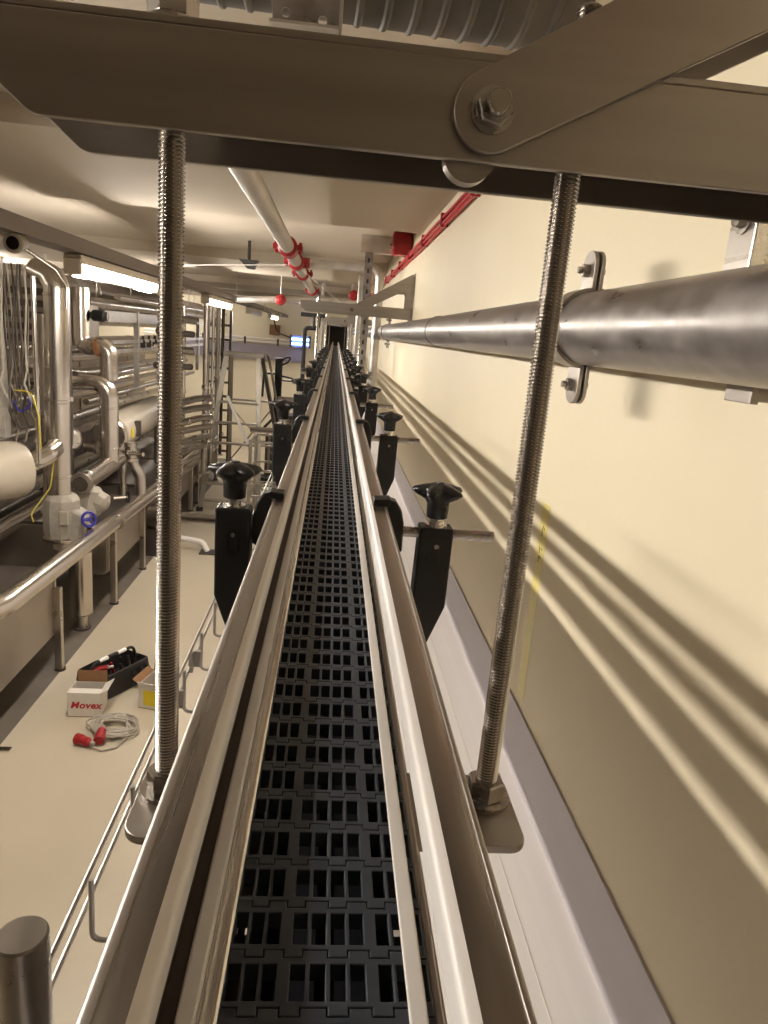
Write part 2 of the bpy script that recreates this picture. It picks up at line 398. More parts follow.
t = frame = thing('belt_conveyor', 'long stainless conveyor frame under the slotted belt', 'conveyor', (CX, 0, -.36))
Ys = -.3
MB().box(-.0342, -.0266, Ys, YE, -.2500, -.2432).build('side_plate', 'rail_bright', frame, 0, .0028, 3)
MB().box(-.0421, -.0345, Ys, YE, -.2465, -.2428).build('wear_strip', 'white_plastic', frame, 0, .0012)
MB().box(-.0478, -.0423, Ys, YE, -.2460, -.2445).build('shade_plate', 'dark_steel', frame, 0)  # dark strip painting in the shade between wear strip and guide
MB().box(-.0492, -.0480, Ys, YE, -.2460, -.2260).build('shade_plate', 'dark_steel', frame, 0)  # hidden plate added to keep lamp light off the wear strip
MB().box(.0433, .0506, Ys, YE, -.2447, -.2430).build('wear_strip', 'white_plastic', frame, 0, .001)
MB().box(.0537, .0576, Ys, YE, -.2540, -.2465).build('side_plate', 'rail', frame, 0, .001)
b = MB()
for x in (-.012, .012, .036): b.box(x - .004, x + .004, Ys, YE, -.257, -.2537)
b.build('slider_strips', 'belt_shaded', frame, 0)
# lower channel that carries the return strand
b = MB()
b.box(-.046, -.042, Ys, YE, -.43, -.306); b.box(.068, .072, Ys, YE, -.43, -.306)
b.build('lower_channel', 'rail', frame, 0)
MB().box(-.046, .072, Ys, .374, -.382, -.379).box(-.046, .072, .387, YE, -.382, -.379).build('bottom_sheet', 'dark_steel', frame, 0)
for y in [.62 + i * .86 for i in range(15)]:
    MB().box(-.042, .068, y, y + .02, -.345, -.335).build('cross_bar', 'rail', frame, 0)
    for x in (-.0442,):
        MB().box(x, x + .0022, y, y + .02, -.34, -.25).build('side_strut', 'rail', frame, 0)

# guide rails (white plastic nose inside a stainless channel)
def guide(side):
    lab = 'left guide rail, brushed stainless with shaded cream plastic nose along the belt' if side < 0 else 'right guide rail, brushed stainless with brightly lit white plastic nose along the belt'
    if side < 0: xi, xm, xo, zt, h = -.0381, -.0423, -.0560, -.180, .016
    else: xi, xm, xo, zt, h = .0471, .0512, .0672, -.180, .019
    t = thing('guide_rail', lab, 'guide rail', ((xi + xo) / 2, 0, zt - h))
    s = side
    nose = roundpoly([(xi, zt - .001), (xi, zt - h + .002), (xm + s * .001, zt - h), (xm + s * .001, zt + .0005)], [.004, .004, 0, 0], 4)
    MB().prism(nose, 'xz', Ys, YE).build('plastic_nose', 'white_plastic', t)
    ch = roundpoly([(xm + s * .0002, zt + .0003), (xm + s * .0002, zt - h), (xo, zt - h), (xo, zt)], [.001, .001, .003, .003], 4)
    MB().prism(ch, 'xz', Ys, YE).build('rail_channel', 'rail', t)
    lw = .0044 if s < 0 else .0026
    lip = roundpoly([(xo - s * (lw - .0006), zt + .0006), (xo - s * (lw - .0006), zt - h), (xo + s * .0006, zt - h), (xo + s * .0006, zt + .0006)], [0.0004, 0, .0012, lw * .75], 5)
    MB().prism(lip, 'xz', Ys, YE).build('rail_lip', 'lip', t)
    return t
guide(-1); guide(1)

# guide rail brackets with star knobs
def bracket_proto(s):
    y = .753
    xc = .1255 if s > 0 else -.0985
    zb = -.200 if s > 0 else -.192
    t = thing('guide_bracket', '', 'bracket', (xc, y, -.36), 'black guide brackets on the %s of the conveyor' % ('right' if s > 0 else 'left'))
    w = .0188
    inn, out = xc - s * w, xc + s * w
    poly = [(inn, zb), (out, zb), (out - s * .001, -.292), (xc - s * .004, -.352), (inn - s * .002, -.352), (inn - s * .002, -.30)]
    MB().prism(poly, 'xz', y - .014, y + .014).build('bracket_body', 'black', t, 0, .0025, 2)
    # recessed slot frame on the face towards the camera, with its screw
    b = MB()
    for (a0, a1, c0, c1) in ((-.0065, -.0045, -.240, -.215), (.0045, .0065, -.240, -.215), (-.0065, .0065, -.242, -.240), (-.0065, .0065, -.215, -.213)):
        b.box(xc + a0, xc + a1, y - .0150, y - .0135, c0, c1)
    b.build('slot_frame', 'black', t, 0)
    MB().cyl((xc + .001, y - .0148, -.221), (xc + .001, y - .0135, -.221), .0028, 8).build('slot_screw', 'nut', t)
    MB().lathe((xc, y, zb), (0, 0, 1), [(0, .0125), (.002, .0125), (.0022, .0085), (.0105, .0085)], 12).build('knob_collar', 'rail_bright', t)
    k = MB().lathe((xc, y, zb + .0095), (0, 0, 1), [(0, .0108), (.001, .0120), (.016, .0126), (.020, .0135, .12), (.0255, .0200, .28), (.030, .0236, .33), (.0335, .0222, .30), (.037, .0150, .14), (.0390, .0064), (.0394, .001)],
                   42, True, 5, 0, .45)
    ko = k.build('star_knob', 'knob', t, 50)
    MB().lathe((xc, y, zb + .0488), (0, 0, 1), [(0, .0048), (.0012, .0045), (.0014, .001)], 12).build('knob_cap', 'knob', ko)
    x0, x1 = (.078, .192) if s > 0 else (-.165, -.066)
    MB().cyl((x0, y, -.209), (x1, y, -.209), .006, 14).build('clamp_shaft', 'nut' if s > 0 else 'rail', t)
    # clip that grips the guide rail
    if s > 0: gx0, gx1, zt = .0530, .0678, -.180
    else: gx0, gx1, zt = -.0445, -.0566, -.180
    MB().prism(roundpoly([(gx0, zt + .0012), (gx1 + s * .004, zt + .0012), (gx1 + s * .004, zt + .0090), (gx0, zt + .0075)], .0012, 2), 'xz', y - .011, y + .011).build('clip_cap', 'black', t, 0, .001)
    arc = [(gx1 + s * .0012, zt + .0085), (gx1 + s * .010, zt + .0060), (gx1 + s * .017, zt - .004), (gx1 + s * .0205, zt - .018), (gx1 + s * .0210, zt - .050), (gx1 + s * .012, zt - .056), (gx1 + s * .0012, zt - .050)]
    MB().prism(arc, 'xz', y - .010, y + .010).build('clip_jaw', 'black', t, 30, .002)
    return t
for s in (1, -1):
    pr = bracket_proto(s); side = 'right' if s > 0 else 'left'
    for i in range(12):
        lab = 'black guide bracket with star knob, %s along the %s guide rail' % (ORD[i], side)
        if i == 0: pr['label'] = lab
        else: dup(pr, (0, .72 * i, 0), lab)

# ================================================================== HANGER BRACKETS AND THREADED RODS
def threaded(x, y, z0, z1, r=.0080, pitch=.0023, n=12):
    b = MB(); v = []; f = []
    turns = int((z1 - z0) / pitch); k = turns * n
    for i in range(k + 1):
        a = 2 * PI * i / n; z = z0 + pitch * i / n
        for rr, dz in ((r, 0), (r - .0015, pitch * .5)):
            v.append((x + rr * math.cos(a), y + rr * math.sin(a), z + dz))
    for i in range(k):
        f.append((2 * i, 2 * i + 1, 2 * i + 3, 2 * i + 2))
        if i + n < k + 1 and i + n + 1 <= k: f.append((2 * i + 1, 2 * (i + n), 2 * (i + n + 1), 2 * i + 3))
    b.add(v, f)
    b.cyl((x, y, z0), (x, y, z1), r - .0014, 10)
    return b

def plate_y(poly, y0, y1): return MB().prism(poly, 'xz', y0, y1)
def hanger(yc, near, label):
    t = thing('hanger_bracket', label, 'bracket', (WX, yc, .12), 'steel hanger brackets above the conveyor')
    yf, yr = yc - .020, yc + .066
    zb, zt = .1005, .1515
    xl = -.198
    prof = roundpoly([(xl, zt), (xl, zb + .022), (xl + .027, zb), (WX - .002, zb), (WX - .002, zt)], [0, .010, .014, 0, 0], 5)
    plate_y(prof, yf, yf + .005).build('front_plate', 'plate', t, 20, .0008)
    plate_y(prof, yr - .005, yr).build('rear_plate', 'plate', t, 20, .0008)
    MB().box(xl + .0, WX - .002, yf + .0005, yr - .0005, zt - .0002, zt + .0046).build('top_web', 'plate', t, 0, .001)
    # diagonal brace: a pair of flat arms pivoted on a bolt, rising to the wall plate
    px, pz = .078, .1255
    r = .0215
    ex, ez = WX - .004, .318
    dx, dz = ex - px, ez - .0215 - pz; L = math.hypot(dx, dz); nx, nz = -dz / L, dx / L
    poly = []
    a0 = math.atan2(nz, nx)
    for i in range(13):
        a = a0 + PI * i / 12
        poly.append((px + r * math.cos(a), pz + r * math.sin(a)))
    poly += [(px - nx * r + dx / L * .262, pz - nz * r + dz / L * .262), (ex - .040, ez - .085), (ex - .036, ez - .10), (ex - .036, zt + .0052), (ex, zt + .0052), (ex, ez + .014), (ex - .012, ez + .014)]
    plate_y(poly, yf - .0062, yf - .0004).build('brace_arm', 'plate', t, 20, .0008)
    plate_y(poly, yr + .0004, yr + .0062).build('brace_arm', 'plate', t, 20, .0008)
    MB().box(WX - .0045, WX - .0002, yf - .02, yr + .02, zb - .02, ez + .02).build('wall_plate', 'plate', t, 0, .001)
    for z in (zb - .004, ez + .004):
        for y in (yf - .011, yr + .012):
            MB().hexa((WX - .0046, y, z), (-1, 0, 0), .0075, .006).build('anchor_bolt', 'nut', t)
    y = yf - .0062
    bo = MB().lathe((px, y, pz), (0, -1, 0), [(0, .0118), (.0016, .0118), (.0017, .0100), (.0085, .0088), (.0092, .0078)], 6, True, phase=.4)
    MB().lathe((px, y, pz), (0, -1, 0), [(0, .0122), (.0018, .0122)], 24).build('bolt_washer', 'nut', t)
    bb = MB().hexa((px, y - .0018, pz), (0, -1, 0), .0104, .0095, .3).build('bolt_nut', 'nut', t, 0)
    MB().lathe((px, y - .0113, pz), (0, -1, 0), [(0, .0064), (.0060, .0064), (.0072, .0056)], 20).build('bolt_end', 'thread', bb)
    MB().cyl((px - .008, yf + .0052, pz - .0205), (px - .008, yf + .017, pz - .0205), .0150, 24).build('spacer_disc', 'plate', t)
    # the two threaded rods
    for s, x, z0, zt2 in ((-1, -.1007, -.352, .178), (1, .1328, -.352, .192)):
        rl = ('left' if s < 0 else 'right')
        rt = thing('threaded_rod', '%s threaded steel rod hanging from the %s cross bracket' % (rl, label.split(' cross')[0].split()[-1]), 'rod', (x, yc, -.352), 'threaded hanger rods')
        if near: threaded(x, yc, z0, zt2).build('rod_shank', 'thread', rt, 25)
        else: threaded(x, yc, z0, zt2, n=6, pitch=.01).build('rod_shank', 'thread', rt, 25)
        MB().lathe((x, yc, zt + .0047), (0, 0, 1), [(0, .0155), (.003, .0155)], 24).build('top_washer', 'nut', rt)
        MB().hexa((x, yc, zt + .0078), (0, 0, 1), .0139, .014, .2).build('top_nut', 'nut', rt, 0)
        MB().hexa((x, yc, -.3255), (0, 0, 1), .0139, .0145, .5 if s > 0 else 1.1).build('bottom_nut', 'nut', rt, 0)
        MB().lathe((x, yc, -.3290), (0, 0, 1), [(0, .0185), (.0033, .0185)], 30).build('bottom_washer', 'nut', rt)
        # lug welded to the conveyor frame
        if s > 0: poly = roundpoly([(.068, yc - .050), (.1535, yc - .050), (.1535, yc + .030), (.068, yc + .030)], [0, .012, .012, 0], 5)
        else: poly = roundpoly([(-.046, yc - .050), (-.1200, yc - .050), (-.1200, yc + .030), (-.046, yc + .030)], [0, .016, .016, 0], 6)
        MB().prism(poly, 'xy', -.3355, -.3292).build('mounting_lug', 'plate', frame, 20, .0008)
    return t
for i, (y, w) in enumerate(((.45, 'nearest'), (3.9, 'second'), (7.35, 'third'), (10.8, 'fourth'))):
    hanger(y, i == 0, 'triangular steel hanger bracket with cross bar over the conveyor, the %s cross bracket' % w if 0 else '%s cross bracket of flat steel bolted to the wall over the conveyor' % w)

# stub post by the lower left corner
t = thing('stub_post', 'round stainless bar end with worn top beside the conveyor, lower left corner', 'post', (-.125, .27, -.4))
MB().lathe((-.1265, .275, -.42), (0, 0, 1), [(0, .0118), (.1388, .0118), (.1400, .0108)], 32).build('bar', 'rail', t)
MB().box(-.13, -.046, .268, .282, -.42, -.40).build('mount_arm', 'rail', t, 0, .001)

# ================================================================== WIRE TRAY
t = thing('wire_tray', 'open wire basket cable tray hung below the left side of the conveyor', 'cable tray', (-.05, 1, -.43))
xs0, xs1, zl, zh = -.145, .055, -.432, -.379
for y in [.317 + .1035 * i for i in range(40)]:
    MB().tube(fillet([(xs0, y, zh - .002), (xs0, y, zl), (xs1, y, zl), (xs1, y, zh)], .006, 3), .0021, 6).build('cross_wire', 'galv_light', t)
for (x, z) in ((xs0 - .004, zh - .004), (xs0 - .004, zl + .028), (-.118, zl - .004), (-.07, zl - .004), (-.02, zl - .004), (.03, zl - .004), (xs1 + .004, zh - .004)):
    MB().cyl((x, -.3, z), (x, 6.0, z), .0018, 6).build('long_wire', 'galv_light', t)
MB().box(-.03, .03, .55, 6.0, -.535, -.4365).build('shade_beam', 'galv_light', t, 0)  # unseen beam added to shade the skirting from the lamps
for i, y in enumerate((.69, .786)):
    MB().box(xs0 - .006, xs0 - .0005, y - .003, y + .003, -.411, -.385).build('splice_clip', 'galv_light', t, 0, .001)
    MB().box(xs0 - .001, xs0 + .008, y - .001, y + .004, -.404, -.383).build('splice_plate', 'galv_light', t, 0, .001)
for k, (x, r) in enumerate(((-.062, .008), (-.045, .006), (-.012, .003), (.040, .006))):
    MB().tube([(x + .003 * math.sin(y * 3 + k), y, zl + .003 + r) for y in [-.3 + i * .35 for i in range(19)]], r, 6).build('tray_cable', 'cable_dark', t)

# ================================================================== WALL PIPE
t = wp = thing('wall_pipe', 'thick dirty galvanised pipe running along the cream wall', 'pipe', (.316, 4, .031))
PX, PZ, PR = .316, .031, .0445
MB().cyl((PX, -.6, PZ), (PX, 14, PZ), PR, 40).build('pipe_run', 'galv', t)
for y in (2.2, 5.4, 8.2): MB().lathe((PX, y, PZ), (0, 1, 0), [(0, PR + .0005), (.002, PR + .0022), (.010, PR + .0022), (.012, PR + .0005)], 32).build('weld_bead', 'galv', t)
def pipe_clamp(yc, label):
    t = thing('pipe_clamp', label, 'pipe clamp', (PX, yc, PZ), 'bolted pipe clamps')
    w = .022
    for s in (-1, 1):
        # half band plus flat rounded ears above and below
        pts = []
        b = MB(); R = []
        for i in range(17):
            a = PI / 2 + s * -PI * i / 16 if 0 else PI / 2 - s * PI * (i / 16 * .94 + .03)
            R.append([(PX + rr * math.cos(a), yy, PZ + rr * math.sin(a)) for rr, yy in ((PR + .0003, yc - w), (PR + .0048, yc - w), (PR + .0048, yc + w), (PR + .0003, yc + w))])
        b.rings(R); b.build('clamp_band', 'plate', t, 35)
        x0 = PX + s * .0042
        for up in (1, -1):
            z0 = PZ + up * (PR + .000); z1 = PZ + up * (PR + .050)
            ear = [(yc - w, z0), (yc - w, z1 - up * .017)] + [(yc - w * math.cos(PI * i / 10), z1 - up * .017 + up * .017 * math.sin(PI * i / 10)) for i in range(1, 10)] + [(yc + w, z1 - up * .017), (yc + w, z0)]
            MB().prism(ear, 'yz', x0 - .0024, x0 + .0024).build('clamp_ear', 'plate', t, 30, .0008)
    for up in (1, -1):
        z = PZ + up * (PR + .026)
        MB().hexa((PX - .0066, yc, z), (-1, 0, 0), .0085, .008, .3).build('clamp_nut', 'nut', t, 0)
        MB().cyl((PX - .020, yc, z), (PX + .014, yc, z), .0042, 12).build('clamp_bolt', 'thread', t)
    MB().box(PX + .030, WX - .0005, yc - .012, yc + .012, PZ - .012, PZ + .012).build('stand_off', 'plate', t, 0)
    return t
pipe_clamp(.905, 'two eared steel pipe clamp with bolts behind the right threaded rod')
pipe_clamp(4.35, 'steel pipe clamp on the wall pipe beside the second cross bracket')
t = thing('pipe_rest', 'small square steel bracket under the wall pipe near the picture edge', 'bracket', (PX, .60, -.03))
MB().box(.366, .3995, .590, .622, -.028, -.010).build('rest_arm', 'plate', t, 0, .001)
MB().box(.358, .366, .585, .627, -.030, -.008).build('rest_cap', 'plate', t, 0, .001)
t = thing('wall_strut', 'pale steel strut with a round bolt above the wall pipe', 'bracket', (.392, .70, .15))
MB().box(.380, .3995, .668, .715, .06, .200).build('strut_channel', 'rail_bright', t, 0, .002)
MB().lathe((.380, .69, .137), (-1, 0, 0), [(0, .014), (.002, .014), (.0022, .009), (.009, .008)], 20).build('strut_bolt', 'nut', t)

# yellow tape strip on the wall
t = thing('tape_strip', 'vertical strip of translucent yellow tape with pen marks on the cream wall', 'tape', (WX, 1.2, -.47))
MB().box(WX - .0006, WX - .0001, 1.185, 1.232, -.650, -.268).build('tape_band', 'tape', t, 0)
for (y, z, a, L) in ((1.205, -.312, .4, .012), (1.212, -.322, 1.4, .014), (1.204, -.352, .2, .008), (1.214, -.356, 1.2, .012), (1.207, -.368, .1, .012), (1.213, -.374, 1.5, .01)):
    c, s_ = math.cos(a) * L / 2, math.sin(a) * L / 2
    MB().bar((WX - .0009, y - c, z - s_), (WX - .0009, y + c, z + s_), .0006, .0016).build('pen_mark', 'ink', t, 0)

# ================================================================== DUCT AND CEILING SERVICES
t = thing('ribbed_duct', 'dusty grey ribbed duct crossing under the ceiling above the nearest cross bracket', 'duct', (0, 1.0, .59))
DY, DZ, DR = 1.0, .486, .105
prof = []
x = -.50
while x < .27:
    prof += [(x, DR), (x + .022, DR), (x + .025, DR + .0028), (x + .029, DR + .0028), (x + .032, DR)]
    x += .034
MB().lathe((0, DY, DZ), (1, .05, 0), prof, 48).build('duct_skin', 'duct', t, 30)
t = thing('perforated_bracket', 'galvanised perforated bracket with round holes hanging before the ribbed duct', 'bracket', (-.08, 1.2, .5))
# plate with three punched holes built from strips
b = MB(); yA = .870; z0, z1 = .312, .455
px0, px1 = -.090, -.018
holes = [(-.100, .5), (-.07, .47), (-.042, .492)]
def plate_with_holes(b, x0, x1, z0, z1, y0, y1, hs, r, n=12):
    hs = sorted(hs); xs = [x0] + [(hs[i][0] + hs[i + 1][0]) / 2 for i in range(len(hs) - 1)] + [x1]
    for i, (hx, hz) in enumerate(hs):
        a, c = xs[i], xs[i + 1]
        outer = []; inner = []
        for k in range(n):
            th = 2 * PI * k / n + PI / n; ct, st = math.cos(th), math.sin(th)
            inner.append((hx + r * ct, hz + r * st))
            tx = ((c - hx) / ct if ct > 0 else (a - hx) / ct) if abs(ct) > 1e-6 else 1e9
            tz = ((z1 - hz) / st if st > 0 else (z0 - hz) / st) if abs(st) > 1e-6 else 1e9
            tt = min(tx, tz); outer.append((hx + tt * ct, hz + tt * st))
        for yy, flip in ((y0, 0), (y1, 1)):
            v = [(p[0], yy, p[1]) for p in outer] + [(p[0], yy, p[1]) for p in inner]
            b.add(v, [(k, (k + 1) % n, n + (k + 1) % n, n + k) for k in range(n)])
        for cx, cz in ((a, z0), (c, z0), (c, z1), (a, z1)):
            # corner fill
            near = sorted(outer, key=lambda p: math.hypot(p[0] - cx, p[1] - cz))[:2]
            b.add([(cx, y0, cz), (near[0][0], y0, near[0][1]), (near[1][0], y0, near[1][1])], [(0, 1, 2)])
        v = [(p[0], y0, p[1]) for p in inner] + [(p[0], y1, p[1]) for p in inner]
        b.add(v, [(k, (k + 1) % n, n + (k + 1) % n, n + k) for k in range(n)])
plate_with_holes(b, px0, px1, z0, z1, yA, yA + .002, [(-.076, .330), (-.036, .326)], .005)
b.build('bracket_face', 'galv', t, 0)
MB().box(px0, px1, yA - .03, yA + .002, z0 - .003, z0).build('bracket_lip', 'galv_light', t, 0)
MB().box(px1, px1 + .003, yA - .02, yA + .03, z0 - .008, z1 - .06).box(px0, px1, yA + .002, yA + .06, z1 - .003, z1).build('bracket_flange', 'galv_light', t, 0)

def pipe(name, label, cat, runs, m, group=None, n=16, bands=(), bandmat=None, loc=None):
    """runs: list of (points, radius, fillet)"""
    t = thing(name, label, cat, loc or tuple(runs[0][0][0]), group)
    for pts, r, fr in runs:
        MB().tube(fillet(pts, fr, 7) if fr else pts, r, n).build('pipe_run', m, t, 40)
    for (p, ax, r, w) in bands:
        MB().lathe(p, ax, [(0, r), (w * .15, r * 1.045), (w * .85, r * 1.045), (w, r)], n).build('joint_band', bandmat or m, t)
    return t
SX, SZ, SR = -.283, .42, .036
t = pipe('sprinkler_pipe', 'galvanised sprinkler main with red couplings under the ceiling', 'pipe', [([(SX, 1.3, SZ), (SX, 15, SZ)], SR, 0)], 'galv_light', None, 20)
def coupling(t, y, w=.1):
    MB().lathe((SX, y, SZ), (0, 1, 0), [(0, SR + .006), (.01, SR + .016), (w - .01, SR + .016), (w, SR + .006)], 24).build('red_coupling', 'red', t)
    for sx in (-1, 1):
        o = MB().box(SX + sx * (SR + .008), SX + sx * (SR + .042), y + w * .2, y + w * .8, SZ - .014, SZ + .014).build('coupling_lug', 'red', t, 0, .003)
        MB().cyl((SX + sx * (SR + .028), y + w * .5, SZ - .03), (SX + sx * (SR + .028), y + w * .5, SZ + .03), .009, 8).build('coupling_bolt', 'red', t)
for y, w in ((3.92, .17), (4.72, .13), (5.62, .12), (7.9, .15)): coupling(t, y, w)
t2 = pipe('branch_pipe', 'grey branch pipe elbowing from the sprinkler main down beside the wall', 'pipe',
          [([(SX + .03, 4.80, SZ), (.262, 4.80, SZ + .01), (.262, 4.80, -.9), (.262, 4.80, -2.0)], .029, .07)], 'galv_light', None, 16)
MB().lathe((SX + SR, 4.80, SZ), (1, 0, 0), [(0, .034), (.05, .034)], 16).build('red_tee', 'red', t2)
MB().lathe((.262, 4.80, -.02), (0, 0, 1), [(0, .034), (.035, .034)], 16).build('joint_band', 'galv', t2)
t = thing('strut_column', 'perforated steel channel column behind the second cross bracket', 'column', (.19, 4.62, -.4))
MB().box(.150, .200, 4.60, 4.604, -1.0, .5).box(.150, .153, 4.604, 4.64, -1.0, .5).box(.197, .200, 4.604, 4.64, -1.0, .5).build('strut_channel', 'galv', t, 0)
for i in range(22):
    z = .44 - i * .062
    MB().box(.168, .182, 4.5985, 4.6005, z, z + .026).build('slot', 'cable_dark', t, 0)
MB().box(.12, .395, 4.585, 4.665, .5, CZ - .0005).build('column_head', 'galv_light', t, 0)
# more far posts beside the rail
for i, (x, y) in enumerate(((.20, 6.6), (.24, 7.9), (.18, 9.2), (.2, 11.3), (-.19, 9.4))):
    t = thing('far_post', 'slim grey post far along the conveyor, %s of five' % ORD[i], 'post', (x, y, -1), 'slim posts far along the conveyor')
    MB().cyl((x, y, -1.2), (x, y, BZ if y < 7.6 else CZ), .028, 10).build('post_shaft', 'galv_light' if i != 3 else 'white_plastic', t)
    MB().box(x - .05, x + .05, y - .05, y + .05, -1.21, -1.195).build('post_plate', 'galv_light', t, 0)

# red alarm bits
t = thing('red_junction_box', 'red fire alarm box under the ceiling where it meets the cream wall', 'box', (.365, 4.2, .53))
MB().prism(roundpoly([(.285, .455), (.395, .455), (.395, .580), (.285, .580)], .018, 3), 'xz', 4.16, 4.27).build('box_body', 'red', t, 30, .004)
MB().box(.29, .39, 4.148, 4.161, .462, .573).build('box_lid', 'red', t, 0, .006)
MB().cyl((.272, 4.2, .50), (.286, 4.2, .50), .014, 10).build('cable_gland', 'nut', t)
t = thing('red_conduit_bundle', 'bundle of red cables clipped along the top of the cream wall', 'cable', (.385, 5, .44))
for k in range(5):
    MB().tube([(.386 - .010 * (k % 2) + .003 * math.sin(y * 2.1 + k), y, .432 + .0085 * k + .003 * math.sin(y * 1.3 + k * 1.7)) for y in [-.4 + .4 * i for i in range(40)]], .0052, 6).build('red_cable', 'red_cable', t)
for y in [.35 + .62 * i for i in range(22)]:
    MB().box(.368, .399, y, y + .016, .425, .475).build('cable_clip', 'red', t, 0, .002)
for i, (x, y, z, lab) in enumerate(((-.62, 8.0, .30, 'small red sounder hanging under the ceiling left of the sprinkler main'), (.17, 8.2, .42, 'small red box above the second cross bracket'))):
    t = thing('red_sounder', lab, 'alarm', (x, y, z))
    MB().lathe((x, y - .05, z), (0, 1, 0), [(0, .04), (.012, .056), (.06, .06), (.08, .05), (.10, .05)], 16).build('sounder_body', 'red', t)
    MB().lathe((x, y - .055, z), (0, -1, 0), [(0, .03), (.015, .022)], 12).build('sounder_horn', 'red', t)
    MB().cyl((x, y, z + .06), (x, y, CZ if i == 0 else CZ), .01, 8).build('sounder_stem', 'galv_light', t)
t = pipe('ceiling_crosspipe', 'grey pipe crossing under the ceiling past the red sounder', 'pipe', [([(-1.1, 8.12, .27), (-.29, 8.12, .33), (.2, 8.2, .36)], .035, 0)], 'galv_light')
t = thing('ceiling_wedge', 'small dark wedge shaped bracket under the ceiling between lamps and sprinkler', 'bracket', (-.68, 5.5, .50))
MB().prism([(-.74, .465), (-.68, .405), (-.63, .405), (-.60, .465)], 'xz', 5.45, 5.55).build('wedge_body', 'cable_dark', t, 0)
MB().box(-.75, -.58, 5.44, 5.56, .465, CZ - .001).build('wedge_plate', 'galv_light', t, 0) if 0 else MB().cyl((-.67, 5.5, .46), (-.67, 5.5, CZ - .0005), .012, 8).build('wedge_stem', 'cable_dark', t)
for i, (p, q) in enumerate((((-.28, 4.75, .40), (-1.2, 4.9, .33)), ((-.27, 4.9, .40), (.10, 5.4, .16)))):
    t = thing('stay_wire', ('thin stay wire from the sprinkler main towards the cable tray', 'thin stay wire from the sprinkler main towards the strut column')[i], 'wire', p, 'thin stay wires')
    MB().cyl(p, q, .0022, 5).build('wire_strand', 'white_plastic', t)
    MB().cyl((p[0], p[1], p[2] - .01), (p[0], p[1], p[2] + .01), .008, 6).build('wire_eye', 'galv_light', t)

# black pipe loop left of conveyor, far
t = thing('black_hose_frame', 'black tube hanging in a J shape left of the conveyor beside the rods', 'hose', (-.2, 5.5, -.2))
MB().tube(fillet([(-.135, 5.5, .12), (-.135, 5.5, .02), (-.235, 5.5, .02), (-.235, 5.5, -.555), (-.10, 5.5, -.565)], .03, 5), .016, 10).build('hose_run', 'black', t)
MB().tube([(-.175, 5.5, .12), (-.175, 5.5, .03)], .013, 8).build('hose_branch', 'black', t)
MB().box(-.27, -.09, 5.48, 5.52, .10, .13).build('hose_clamp', 'black', t, 0)
t = thing('orange_beacon', 'small orange beacon on a stem left of the far belt', 'beacon', (-.26, 5.4, -.58))
MB().lathe((-.255, 5.3, -.66), (0, 0, 1), [(0, .02), (.02, .028), (.05, .026), (.065, .012)], 14).build('beacon_lens', 'orange', t)
MB().cyl((-.255, 5.3, -.76), (-.255, 5.3, -.66), .012, 8).build('beacon_stem', 'black', t)
#__PART2__
# ================================================================== PIPEWORK AND TANKS ON THE LEFT
# header pipe along the front of the tanks
pipe('header_pipe', 'long polished horizontal pipe along the front edge of the tanks', 'pipe',
     [([(-3.3, 3.95, -1.83), (-1.98, 4.12, -1.84), (-1.95, 11.7, -2.02)], .074, .22)], 'insul', None, 24,
     [((-1.952, 6.55, -1.902), (0, 1, -.02), .0745, .03), ((-1.95, 9.0, -1.958), (0, 1, -.02), .0745, .03)])
def tank(y0, y1, z0, z1, label, xb=-3.5, xf=-2.06, legs=(), lid=True):
    t = thing('tank_module', label, 'tank', ((xb + xf) / 2, (y0 + y1) / 2, FZ), 'stainless tank modules')
    body = [(xf, z1), (xf, z0 + .03), (xf - .05, z0), (xb, z0), (xb, z1)]
    MB().prism(body, 'xz', y0, y1).build('tank_body', 'tank', t, 0, .012)
    MB().box(xb, xf + .015, y0 - .015, y1 + .015, z1, z1 + .03).build('tank_lid', 'dark_steel', t, 0, .006)
    MB().box(xf, xf + .012, y0 + .0, y0 + .03, z0 + .04, z1).build('corner_strip', 'steel', t, 0, .003)
    MB().box(xf, xf + .012, y1 - .03, y1, z0 + .04, z1).build('corner_strip', 'steel', t, 0, .003)
    for ly in legs:
        for lx in (xf + .0, xb + .1):
            l = MB().box(lx, lx + .055, ly - .03, ly + .03, FZ + .018, z0 + .42 if lx == xf else z0).build('leg', 'steel', t, 0, .004)
            MB().cyl((lx + .027, ly, FZ), (lx + .027, ly, FZ + .02), .045, 12).build('leg_foot', 'dark_steel', l)
    return t
tank(3.4, 5.32, -2.52, -1.98, 'stainless tank module nearest the camera, under the bent end of the header pipe', xb=-2.62, legs=(3.55, 5.30))
tank(6.62, 7.82, -2.47, -1.99, 'stainless tank module behind the downpipe, second from the camera', legs=(6.72, 7.78))
tank(8.9, 10.6, -2.50, -2.10, 'stainless tank module beyond the left threaded rod', legs=(9.0, 10.5))
tank(10.9, 12.9, -2.50, -2.14, 'farthest stainless tank module, near the step ladder', legs=(11.0, 12.8))
# dark strip that paints the shade under the machines onto the floor
o = struct(MB().box(-6.0, -2.02, 2.0, 15, FZ, FZ + .004), 'trim_2', 'floor_shade'); tag(o, 'dark floor strip with painted shade under the tanks and pipework', 'floor strip')
